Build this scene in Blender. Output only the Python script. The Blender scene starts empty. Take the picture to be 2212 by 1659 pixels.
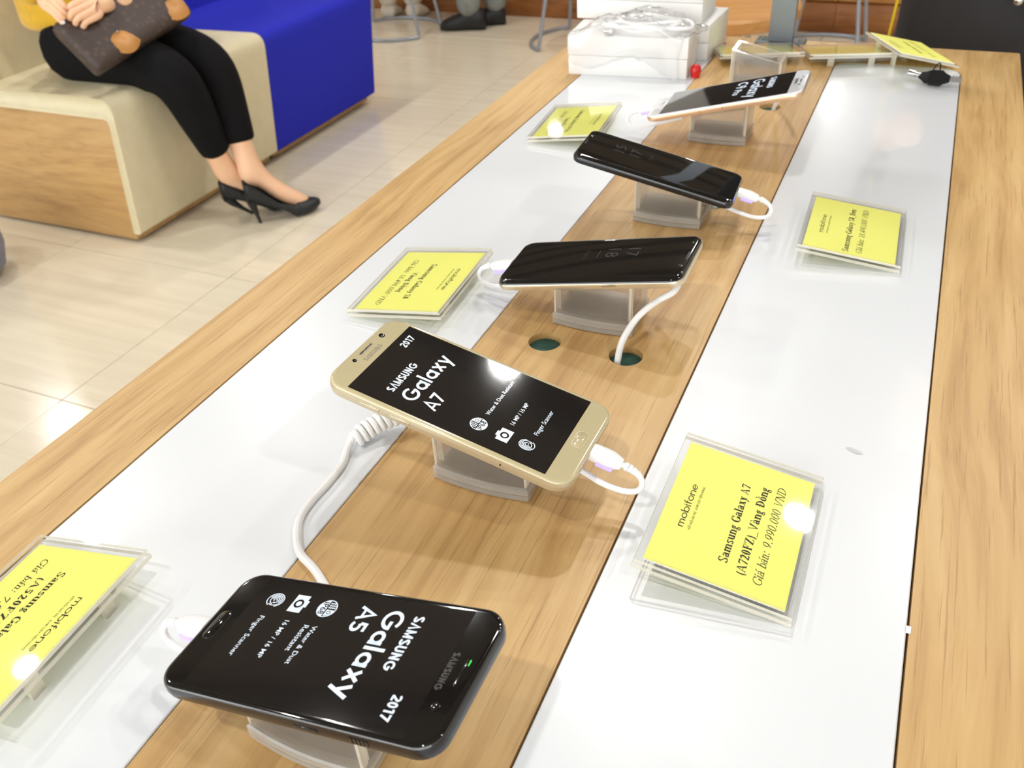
import bpy, bmesh, math, random
from mathutils import Vector, Matrix, noise
random.seed(7)
sc = bpy.context.scene
COL = sc.collection
pi = math.pi
rad = math.radians

# ------------------------------------------------------------------ camera
F_PX = 1900.0
cd = bpy.data.cameras.new('camera')
cd.sensor_width = 36.0
cd.lens = F_PX / 2212.0 * 36.0
cd.clip_start = 0.01
cd.dof.use_dof = True
cd.dof.focus_distance = 0.52
cd.dof.aperture_fstop = 17.0
cam = bpy.data.objects.new('camera', cd)
COL.objects.link(cam)
AX = Vector((0.9147, 0.4009, -0.0508))      # camera right in the room
AY = -Vector((0.1978, -0.5538, -0.8088))    # camera up
AZ = -Vector((-0.3524, 0.7298, -0.5859))    # camera back
cam.matrix_world = Matrix(((AX.x, AY.x, AZ.x, 0.0), (AX.y, AY.y, AZ.y, 0.0), (AX.z, AY.z, AZ.z, 1.15), (0, 0, 0, 1)))
sc.camera = cam

# ------------------------------------------------------------------ world, exposure
w = bpy.data.worlds.new('World'); sc.world = w; w.use_nodes = True
bgn = w.node_tree.nodes['Background']
bgn.inputs[0].default_value = (0.95, 0.98, 1.0, 1); bgn.inputs[1].default_value = 4.5
sc.view_settings.view_transform = 'Standard'
sc.view_settings.look = 'None'
sc.view_settings.gamma = 1.0
sc.view_settings.use_curve_mapping = False
sc.view_settings.exposure = 0.07
LAMP_W = 13.0
CEIL = 2.9
LAMPS = [(-0.50, 2.70), (0.50, 2.64), (-2.54, 2.67), (-2.60, 1.55), (-0.50, 1.75), (-1.30, 4.15), (-4.6, 5.2), (-0.58, 7.54),
         (-0.58, 7.30), (-3.43, 7.33), (-5.3, 3.3), (-4.30, 1.37), (-2.6, 0.0), (-0.5, -0.6), (1.6, 2.6), (1.6, 0.4), (1.4, 4.6)]

# ------------------------------------------------------------------ materials
def lin(c):
    return tuple((x / 255 / 12.92) if x / 255 <= 0.04045 else (((x / 255 + 0.055) / 1.055) ** 2.4) for x in c)
M = {}
def new(name):
    m = bpy.data.materials.new(name); m.use_nodes = True
    M[name] = m
    nt = m.node_tree
    return m, nt, nt.nodes['Principled BSDF']
def flat(name, rgb, rough=0.5, metal=0.0, coat=0.0, emit=None, es=0.0, var=0.06, scale=30.0, bump=0.0, bscale=300.0, sheen=0.0, spec=0.5, sss=0.0):
    m, nt, b = new(name)
    c = lin(rgb)
    tc = nt.nodes.new('ShaderNodeTexCoord')
    nz = nt.nodes.new('ShaderNodeTexNoise'); nz.inputs['Scale'].default_value = scale; nz.inputs['Detail'].default_value = 3
    nt.links.new(tc.outputs['Object'], nz.inputs['Vector'])
    cr = nt.nodes.new('ShaderNodeValToRGB')
    cr.color_ramp.elements[0].position = 0.3; cr.color_ramp.elements[1].position = 0.7
    cr.color_ramp.elements[0].color = (*[x * (1 - var) for x in c], 1)
    cr.color_ramp.elements[1].color = (*[min(1, x * (1 + var)) for x in c], 1)
    nt.links.new(nz.outputs['Fac'], cr.inputs['Fac'])
    nt.links.new(cr.outputs['Color'], b.inputs['Base Color'])
    b.inputs['Roughness'].default_value = rough
    b.inputs['Metallic'].default_value = metal
    b.inputs['Coat Weight'].default_value = coat
    b.inputs['Coat Roughness'].default_value = 0.03
    b.inputs['Specular IOR Level'].default_value = spec
    b.inputs['Sheen Weight'].default_value = sheen
    if sss:
        b.inputs['Subsurface Weight'].default_value = sss
        b.inputs['Subsurface Radius'].default_value = (0.01, 0.004, 0.002)
    if emit:
        b.inputs['Emission Color'].default_value = (*lin(emit), 1); b.inputs['Emission Strength'].default_value = es
    if bump:
        n2 = nt.nodes.new('ShaderNodeTexNoise'); n2.inputs['Scale'].default_value = bscale; n2.inputs['Detail'].default_value = 2
        nt.links.new(tc.outputs['Object'], n2.inputs['Vector'])
        bp = nt.nodes.new('ShaderNodeBump'); bp.inputs['Strength'].default_value = bump; bp.inputs['Distance'].default_value = 0.002
        nt.links.new(n2.outputs['Fac'], bp.inputs['Height']); nt.links.new(bp.outputs['Normal'], b.inputs['Normal'])
    return m

def wood(name, light, mid, dark, rough=0.32, axis='Y', scale=1.0, pores=0.5, coat=0.25):
    m, nt, b = new(name)
    N = nt.nodes.new; L = nt.links.new
    tc = N('ShaderNodeTexCoord')
    mp = N('ShaderNodeMapping')
    sv = {'Y': (1, 0.045, 1), 'X': (0.045, 1, 1), 'Z': (1, 1, 0.045)}[axis]
    mp.inputs['Scale'].default_value = tuple(s * scale for s in sv)
    L(tc.outputs['Object'], mp.inputs['Vector'])
    # broad figure, warped
    warp = N('ShaderNodeTexNoise'); warp.inputs['Scale'].default_value = 7.0; warp.inputs['Detail'].default_value = 1.5
    mpw = N('ShaderNodeMapping'); mpw.inputs['Scale'].default_value = tuple(scale * (1.0 if q > 0.5 else 0.32) for q in sv)
    L(tc.outputs['Object'], mpw.inputs['Vector']); L(mpw.outputs['Vector'], warp.inputs['Vector'])
    mixv = N('ShaderNodeVectorMath'); mixv.operation = 'MULTIPLY_ADD'
    mixv.inputs[1].default_value = (0.05, 0.05, 0.05) if pores > 0.3 else (0.09, 0.09, 0.09)
    L(warp.outputs['Color'], mixv.inputs[0]); L(mp.outputs['Vector'], mixv.inputs[2])
    n1 = N('ShaderNodeTexNoise'); n1.inputs['Scale'].default_value = 75.0; n1.inputs['Detail'].default_value = 5; n1.inputs['Roughness'].default_value = 0.6
    L(mixv.outputs[0], n1.inputs['Vector'])
    cr = N('ShaderNodeValToRGB')
    e = cr.color_ramp.elements
    e[0].position = 0.30; e[0].color = (*lin(dark), 1)
    e[1].position = 0.72; e[1].color = (*lin(light), 1)
    x = e.new(0.5); x.color = (*lin(mid), 1)
    L(n1.outputs['Fac'], cr.inputs['Fac'])
    # fine dark pores: short streaks along the grain
    mp2 = N('ShaderNodeMapping')
    sv2 = {'Y': (1, 0.02, 1), 'X': (0.02, 1, 1), 'Z': (1, 1, 0.02)}[axis]
    mp2.inputs['Scale'].default_value = tuple(s * scale for s in sv2)
    L(tc.outputs['Object'], mp2.inputs['Vector'])
    n2 = N('ShaderNodeTexNoise'); n2.inputs['Scale'].default_value = 480.0; n2.inputs['Detail'].default_value = 3; n2.inputs['Roughness'].default_value = 0.65
    L(mp2.outputs['Vector'], n2.inputs['Vector'])
    r2 = N('ShaderNodeValToRGB'); r2.color_ramp.elements[0].position = 0.35; r2.color_ramp.elements[1].position = 0.42
    L(n2.outputs['Fac'], r2.inputs['Fac'])
    inv = N('ShaderNodeMath'); inv.operation = 'MULTIPLY_ADD'; inv.inputs[1].default_value = -pores; inv.inputs[2].default_value = pores
    L(r2.outputs['Color'], inv.inputs[0])
    mx = N('ShaderNodeMixRGB'); mx.blend_type = 'MIX'
    mx.inputs[2].default_value = (*[v * k_ for v, k_ in zip(lin(dark), (0.62, 0.55, 0.45))], 1)
    L(inv.outputs[0], mx.inputs[0]); L(cr.outputs['Color'], mx.inputs[1])
    L(mx.outputs[0], b.inputs['Base Color'])
    b.inputs['Roughness'].default_value = rough
    b.inputs['Coat Weight'].default_value = coat; b.inputs['Coat Roughness'].default_value = 0.18
    bp = N('ShaderNodeBump'); bp.inputs['Strength'].default_value = 0.12; bp.inputs['Distance'].default_value = 0.0006
    L(r2.outputs['Color'], bp.inputs['Height']); L(bp.outputs['Normal'], b.inputs['Normal'])
    return m

def clear(name, tint=(0.93, 0.93, 0.92), body=0.0, body_rgb=(200, 195, 185), rough=0.03, ior=1.49):
    """clear acrylic sheet: lets light straight through, mirrors by Fresnel, with a little milky body"""
    m = bpy.data.materials.new(name); m.use_nodes = True; M[name] = m
    nt = m.node_tree; nt.nodes.clear(); N = nt.nodes.new; L = nt.links.new
    out = N('ShaderNodeOutputMaterial')
    tr = N('ShaderNodeBsdfTransparent'); tr.inputs[0].default_value = (*tint, 1)
    gl = N('ShaderNodeBsdfGlossy'); gl.inputs['Roughness'].default_value = rough
    lw = N('ShaderNodeLayerWeight'); lw.inputs['Blend'].default_value = 0.5
    p5 = N('ShaderNodeMath'); p5.operation = 'POWER'; p5.inputs[1].default_value = 5.0
    L(lw.outputs['Facing'], p5.inputs[0])
    f0 = ((ior - 1) / (ior + 1)) ** 2
    fr = N('ShaderNodeMath'); fr.operation = 'MULTIPLY_ADD'; fr.inputs[1].default_value = 1 - f0; fr.inputs[2].default_value = f0
    L(p5.outputs[0], fr.inputs[0])
    base = tr
    if body > 0:
        pr = N('ShaderNodeBsdfDiffuse'); pr.inputs[0].default_value = (*lin(body_rgb), 1)
        tl = N('ShaderNodeBsdfTranslucent'); tl.inputs[0].default_value = (*lin(body_rgb), 1)
        a = N('ShaderNodeMixShader'); a.inputs[0].default_value = 0.5
        L(pr.outputs[0], a.inputs[1]); L(tl.outputs[0], a.inputs[2])
        nz = N('ShaderNodeTexNoise'); nz.inputs['Scale'].default_value = 60
        tc = N('ShaderNodeTexCoord'); L(tc.outputs['Object'], nz.inputs['Vector'])
        mr = N('ShaderNodeMapRange'); mr.inputs[3].default_value = body * 0.85; mr.inputs[4].default_value = min(1, body * 1.15)
        L(nz.outputs['Fac'], mr.inputs[0])
        b2 = N('ShaderNodeMixShader')
        L(mr.outputs[0], b2.inputs[0]); L(tr.outputs[0], b2.inputs[1]); L(a.outputs[0], b2.inputs[2])
        base = b2
    mx = N('ShaderNodeMixShader')
    L(fr.outputs[0], mx.inputs[0]); L(base.outputs[0], mx.inputs[1]); L(gl.outputs[0], mx.inputs[2])
    L(mx.outputs[0], out.inputs[0])
    return m

wood('oak', (220, 185, 128), (206, 167, 109), (182, 140, 86), rough=0.42, coat=0.0, pores=0.42)
wood('oak_bench', (196, 158, 104), (186, 147, 92), (168, 128, 78), axis='X', scale=0.6, rough=0.45, pores=0.25, coat=0.0)
wood('brown_wood', (158, 104, 50), (140, 86, 38), (112, 66, 28), axis='X', scale=0.5, rough=0.45, pores=0.3, coat=0.0)
wood('seat_wood', (206, 154, 92), (192, 138, 76), (172, 116, 58), axis='X', scale=0.6, rough=0.4, pores=0.2)
flat('dark_gap', (70, 38, 30), 0.7)
flat('white_acrylic', (233, 236, 240), 0.30, coat=0.8, var=0.012, scale=6)
flat('stain', (206, 207, 211), 0.6, var=0.02)
flat('teal', (44, 84, 76), 0.6, var=0.35, scale=90)
flat('hole_wall', (150, 105, 58), 0.7, var=0.2)
flat('black_gloss', (13, 12, 13), 0.06, coat=1.0, var=0.02)
flat('black_metal', (22, 22, 26), 0.28, metal=0.3, coat=0.4, var=0.02)
flat('gold_metal', (206, 192, 162), 0.32, metal=0.6, var=0.02)
flat('gold_glass', (200, 187, 148), 0.12, metal=0.0, coat=1.0, var=0.02)
flat('gold_edge', (218, 206, 178), 0.24, metal=0.7, var=0.02)
flat('rose_metal', (224, 190, 158), 0.3, metal=0.7, var=0.02)
flat('white_glass', (238, 238, 240), 0.08, coat=1.0, var=0.01)
flat('display', (14, 13, 13), 0.05, coat=1.0, emit=(30, 26, 24), es=0.5, var=0.02)
flat('display_print', (190, 200, 210), 0.2, emit=(205, 216, 228), es=0.55, var=0.02)
flat('display_dim', (60, 60, 62), 0.2, emit=(120, 124, 128), es=0.05, var=0.02)
flat('bezel_print', (52, 49, 48), 0.3, var=0.02)
flat('bezel_print_pale', (150, 138, 112), 0.3, var=0.02)
flat('sensor', (16, 16, 20), 0.1, coat=1.0, var=0.02)
flat('green_led', (30, 120, 40), 0.3, emit=(40, 220, 70), es=1.2)
flat('white_plastic', (240, 240, 240), 0.35, var=0.015, sss=0.0)
flat('violet_led', (150, 140, 250), 0.4, emit=(120, 105, 255), es=2.2, var=0.05)
flat('paper', (255, 254, 130), 0.55, var=0.01)
flat('paper_white', (242, 240, 232), 0.7, var=0.02)
flat('ink', (38, 36, 20), 0.6, var=0.05)
flat('ink_light', (120, 116, 50), 0.6, var=0.05)
clear('acrylic', tint=(0.985, 0.985, 0.975), body=0.05, body_rgb=(245, 240, 225))
clear('acrylic_edge', tint=(0.92, 0.91, 0.88), body=0.75, body_rgb=(250, 245, 230), rough=0.12)  # pale cream body stands in for light caught inside the sheet edges
clear('acrylic_cover', tint=(0.995, 0.995, 0.99), body=0.0)
clear('acrylic_inner', tint=(0.995, 0.995, 0.99), body=0.0, ior=1.02)
clear('acrylic_smoke', tint=(0.93, 0.925, 0.91), body=0.68, body_rgb=(238, 231, 219), rough=0.06)
clear('acrylic_panel', tint=(0.955, 0.95, 0.945), body=0.10, body_rgb=(225, 220, 212), rough=0.04)
clear('plastic_film', tint=(0.99, 0.99, 0.99), body=0.12, body_rgb=(250, 248, 246), rough=0.08, ior=1.45)
flat('box_white', (234, 233, 231), 0.55, var=0.012)
flat('box_pink', (235, 200, 196), 0.5)
flat('chrome', (205, 205, 205), 0.18, metal=1.0)
flat('red_plastic', (214, 24, 26), 0.3, coat=0.3)
flat('key_black', (12, 12, 13), 0.5, spec=0.25)
flat('post_grey', (134, 140, 149), 0.45, metal=0.1, var=0.03)
flat('post_foot', (86, 96, 98), 0.4)
flat('beige_leather', (214, 203, 170), 0.55, var=0.03, bump=0.15, bscale=700)
flat('blue_fabric', (36, 42, 178), 0.85, var=0.08, scale=200, bump=0.25, bscale=900, spec=0.25)
flat('pouf_grey', (112, 114, 132), 0.8, sheen=0.2)
flat('tube_grey', (150, 154, 162), 0.35, metal=0.3)
flat('skin', (232, 186, 150), 0.5, sss=0.12, var=0.03)
flat('trousers_black', (13, 12, 14), 0.9, var=0.15, scale=40, spec=0.2)
flat('shoe_black', (24, 25, 28), 0.55, var=0.1)
flat('shoe_sole', (96, 88, 80), 0.6)
flat('sweater', (214, 168, 26), 0.85, sheen=0.3, var=0.08, scale=60, bump=0.2, bscale=500)
flat('nail', (240, 236, 236), 0.2)
flat('tan_leather', (186, 130, 66), 0.4, var=0.1, scale=25)
flat('hair', (24, 18, 16), 0.5)
flat('jacket', (34, 32, 33), 0.8, var=0.12, scale=20)
flat('yellow_trim', (222, 190, 20), 0.6)
flat('jeans_grey', (128, 132, 128), 0.85, var=0.15, scale=25)
flat('cream_cloth', (214, 205, 190), 0.85, var=0.05)
flat('ceiling', (126, 120, 112), 0.8, var=0.05, scale=2)
flat('ceiling_beam', (84, 78, 72), 0.8)
flat('wall_paint', (226, 222, 214), 0.8, var=0.02)
flat('wall_dark', (60, 46, 38), 0.6)
flat('grout', (170, 160, 142), 0.8)
flat('lamp_trim', (230, 230, 228), 0.4)
# brown monogram canvas: repeated small pale dashes over brown
m, nt, b = new('canvas')
tc = nt.nodes.new('ShaderNodeTexCoord')
vo = nt.nodes.new('ShaderNodeTexVoronoi'); vo.inputs['Scale'].default_value = 55
nt.links.new(tc.outputs['Object'], vo.inputs['Vector'])
cr = nt.nodes.new('ShaderNodeValToRGB')
cr.color_ramp.elements[0].position = 0.12; cr.color_ramp.elements[0].color = (*lin((84, 67, 57)), 1)
cr.color_ramp.elements[1].position = 0.42; cr.color_ramp.elements[1].color = (*lin((62, 48, 42)), 1)
nt.links.new(vo.outputs['Distance'], cr.inputs['Fac']); nt.links.new(cr.outputs['Color'], b.inputs['Base Color'])
b.inputs['Roughness'].default_value = 0.55
# floor tile: glossy porcelain with faint streaks running across
m, nt, b = new('tile')
N = nt.nodes.new; L = nt.links.new
tc = N('ShaderNodeTexCoord'); oi = N('ShaderNodeObjectInfo')
mp = N('ShaderNodeMapping'); mp.inputs['Scale'].default_value = (0.35, 6.0, 1)
ad = N('ShaderNodeVectorMath'); ad.operation = 'MULTIPLY_ADD'; ad.inputs[1].default_value = (7, 13, 3)
L(oi.outputs['Random'], ad.inputs[0]); L(tc.outputs['Object'], ad.inputs[2]); L(ad.outputs[0], mp.inputs['Vector'])
nz = N('ShaderNodeTexNoise'); nz.inputs['Scale'].default_value = 5.5; nz.inputs['Detail'].default_value = 6; nz.inputs['Roughness'].default_value = 0.62
L(mp.outputs['Vector'], nz.inputs['Vector'])
cr = N('ShaderNodeValToRGB')
cr.color_ramp.elements[0].position = 0.30; cr.color_ramp.elements[0].color = (*lin((211, 199, 176)), 1)
cr.color_ramp.elements[1].position = 0.62; cr.color_ramp.elements[1].color = (*lin((222, 211, 188)), 1)
L(nz.outputs['Fac'], cr.inputs['Fac']); L(cr.outputs['Color'], b.inputs['Base Color'])
b.inputs['Roughness'].default_value = 0.16
b.inputs['Specular IOR Level'].default_value = 0.5

# ------------------------------------------------------------------ helpers
def tag(o, label=None, cat=None, group=None, kind=None):
    if label: o['label'] = label
    if cat: o['category'] = cat
    if group: o['group'] = group
    if kind: o['kind'] = kind
    return o
def empty(name, loc=(0, 0, 0), rz=0.0, mat=None):
    o = bpy.data.objects.new(name, None); COL.objects.link(o)
    o.empty_display_size = 0.02
    if mat is not None: o.matrix_world = mat
    else:
        o.location = loc; o.rotation_euler = (0, 0, rz)
    return o
def link(name, me, mats, parent=None, smooth=True, sharp=35, loc=None, rz=None):
    for m_ in (mats if isinstance(mats, (list, tuple)) else [mats]): me.materials.append(M[m_])
    if smooth:
        for p in me.polygons: p.use_smooth = True
        me.set_sharp_from_angle(angle=rad(sharp))
    o = bpy.data.objects.new(name, me); COL.objects.link(o)
    if parent is not None: o.parent = parent
    if loc is not None: o.location = loc
    if rz is not None: o.rotation_euler = (0, 0, rz)
    return o
class MB:
    def __init__(s): s.v = []; s.f = []; s.m = []
    def add(s, v, f, m=0, T=None):
        k = len(s.v)
        s.v += [tuple(T @ Vector(p)) if T is not None else tuple(p) for p in v]
        s.f += [tuple(k + i for i in q) for q in f]; s.m += [m] * len(f)
        return s
    def box(s, x0, y0, z0, x1, y1, z1, m=0, T=None):
        v = [(x, y, z) for z in (z0, z1) for y in (y0, y1) for x in (x0, x1)]
        return s.add(v, [(0, 2, 3, 1), (4, 5, 7, 6), (0, 1, 5, 4), (2, 6, 7, 3), (0, 4, 6, 2), (1, 3, 7, 5)], m, T)
    def loft(s, loops, m=0, cap=True, T=None, closed=True):
        n = len(loops[0]); v = [p for l in loops for p in l]; f = []
        for i in range(len(loops) - 1):
            for j in range(n if closed else n - 1):
                a = i * n + j; b_ = i * n + (j + 1) % n
                f.append((a, b_, b_ + n, a + n))
        if cap:
            f.append(tuple(range(n - 1, -1, -1))); f.append(tuple((len(loops) - 1) * n + j for j in range(n)))
        return s.add(v, f, m, T)
    def tube(s, pts, r, seg=10, m=0, T=None, cap=True):
        pts = [Vector(p) for p in pts]; rr = r if isinstance(r, (list, tuple)) else [r] * len(pts)
        loops = []; n_ = None
        for i, p in enumerate(pts):
            t = (pts[min(i + 1, len(pts) - 1)] - pts[max(i - 1, 0)]).normalized()
            if n_ is None:
                n_ = t.orthogonal().normalized()
            else:
                n_ = (n_ - t * n_.dot(t)); n_ = n_.normalized() if n_.length > 1e-6 else t.orthogonal().normalized()
            b_ = t.cross(n_)
            loops.append([p + (n_ * math.cos(2 * pi * k / seg) + b_ * math.sin(2 * pi * k / seg)) * rr[i] for k in range(seg)])
        return s.loft(loops, m, cap, T)
    def lathe(s, prof, seg=24, m=0, T=None, c=(0, 0, 0)):
        loops = [[(c[0] + r * math.cos(2 * pi * k / seg), c[1] + r * math.sin(2 * pi * k / seg), c[2] + z) for k in range(seg)] for r, z in prof]
        return s.loft(loops, m, True, T)
    def build(s, name, mats, parent=None, smooth=True, sharp=35, loc=None, rz=None, bevel=0.0, bseg=2, kw=None):
        me = bpy.data.meshes.new(name); me.from_pydata(s.v, [], s.f); me.update()
        bm = bmesh.new(); bm.from_mesh(me)
        bmesh.ops.recalc_face_normals(bm, faces=bm.faces)
        for f_, k in zip(bm.faces, s.m): f_.material_index = k
        if bevel:
            es = [e for e in bm.edges if len(e.link_faces) == 2 and e.calc_face_angle(0) > 0.6]
            bmesh.ops.bevel(bm, geom=es, offset=bevel, segments=bseg, affect='EDGES', profile=0.5, clamp_overlap=True)
        bm.to_mesh(me); bm.free()
        return link(name, me, mats, parent, smooth, sharp, loc, rz)
def rrect(w_, h_, r, seg=6, z=0.0, cx=0.0, cy=0.0):
    out = []
    for (sx, sy, a0) in ((1, 1, 0), (-1, 1, 90), (-1, -1, 180), (1, -1, 270)):
        for k in range(seg + 1):
            a = rad(a0 + 90 * k / seg)
            out.append((cx + sx * (w_ / 2 - r) + r * math.cos(a), cy + sy * (h_ / 2 - r) + r * math.sin(a), z))
    return out
def circ(r, seg=28, cx=0.0, cy=0.0):
    return [(cx + r * math.cos(2 * pi * k / seg), cy + r * math.sin(2 * pi * k / seg), 0) for k in range(seg)]
def plate_mesh(outlines, thick):
    """flat plate with holes (first outline outer), top at z=0, from filled 2D curve"""
    cu = bpy.data.curves.new('plate', 'CURVE'); cu.dimensions = '2D'; cu.fill_mode = 'BOTH'; cu.extrude = thick / 2
    for ol in outlines:
        sp = cu.splines.new('POLY'); sp.points.add(len(ol) - 1); sp.use_cyclic_u = True
        for p, q in zip(sp.points, ol): p.co = (q[0], q[1], 0, 1)
    ob = bpy.data.objects.new('plate', cu); COL.objects.link(ob)
    dg = bpy.context.evaluated_depsgraph_get()
    me = bpy.data.meshes.new_from_object(ob.evaluated_get(dg))
    bpy.data.objects.remove(ob); bpy.data.curves.remove(cu)
    me.materials.clear()
    for v in me.vertices: v.co.z -= thick / 2
    return me
def bez(pts, n=40):
    """smooth Catmull-Rom path through points"""
    P = [Vector(p) for p in pts]; P = [P[0] * 2 - P[1]] + P + [P[-1] * 2 - P[-2]]
    out = []
    segs = len(P) - 3
    for i in range(segs):
        k = max(3, n // segs)
        for j in range(k + (1 if i == segs - 1 else 0)):
            t = j / k; a, b_, c, d = P[i:i + 4]
            out.append(0.5 * ((2 * b_) + (c - a) * t + (2 * a - 5 * b_ + 4 * c - d) * t * t + (3 * b_ - a - 3 * c + d) * t ** 3))
    return out

# ------------------------------------------------------------------ lettering
class Ink:
    """flat glyph shapes collected as polygons at z = 0"""
    def __init__(s): s.v = []; s.f = []
    def poly(s, pts, f=None):
        k = len(s.v); s.v += [(p[0], p[1], 0) for p in pts]; s.f.append(tuple(range(k, k + len(pts))))
    def ribbon(s, pts, w_, closed=False):
        P = [Vector((p[0], p[1])) for p in pts]; n = len(P); L_ = []; R_ = []
        for i in range(n):
            a = P[i - 1] if (i > 0 or closed) else None
            c = P[(i + 1) % n] if (i < n - 1 or closed) else None
            d1 = (P[i] - a).normalized() if a is not None else None
            d2 = (c - P[i]).normalized() if c is not None else None
            if d1 is None: d1 = d2
            if d2 is None: d2 = d1
            n1 = Vector((-d1.y, d1.x)); n2 = Vector((-d2.y, d2.x)); nn = (n1 + n2)
            nn = nn.normalized() if nn.length > 1e-5 else n1
            k = min(1.8, 1 / max(0.3, nn.dot(n1)))
            L_.append(P[i] + nn * w_ / 2 * k); R_.append(P[i] - nn * w_ / 2 * k)
        for i in range(n if closed else n - 1):
            j = (i + 1) % n; s.poly([L_[i], R_[i], R_[j], L_[j]])
    def ring(s, cx, cy, rx, ry, sx, sy, a0=0, a1=360, seg=20):
        n = max(4, int(seg * abs(a1 - a0) / 360))
        for i in range(n):
            t0 = rad(a0 + (a1 - a0) * i / n); t1 = rad(a0 + (a1 - a0) * (i + 1) / n)
            q = []
            for t, k in ((t0, 0), (t1, 0), (t1, 1), (t0, 1)):
                q.append((cx + (rx - sx * k) * math.cos(t), cy + (ry - sy * k) * math.sin(t)))
            s.poly(q)
    def disc(s, cx, cy, rx, ry=None, seg=18):
        ry = ry or rx
        s.poly([(cx + rx * math.cos(2 * pi * k / seg), cy + ry * math.sin(2 * pi * k / seg)) for k in range(seg)])
    def rect(s, x0, y0, x1, y1): s.poly([(x0, y0), (x1, y0), (x1, y1), (x0, y1)])
    def merge(s, o, dx=0, dy=0, k=1.0, kx=None, shear=0.0):
        b_ = len(s.v); kx = k if kx is None else kx
        s.v += [(dx + kx * (p[0] + shear * p[1]), dy + k * p[1], 0) for p in o.v]; s.f += [tuple(b_ + i for i in q) for q in o.f]
    def mesh(s, name, z=0.0, M4=None):
        me = bpy.data.meshes.new(name)
        v = [Vector((p[0], p[1], z)) for p in s.v]
        if M4 is not None: v = [M4 @ p for p in v]
        me.from_pydata(v, [], s.f); me.update()
        return me
def bbox(o):
    xs = [p[0] for p in o.v]; ys = [p[1] for p in o.v]
    return min(xs), max(xs), min(ys), max(ys)

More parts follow.
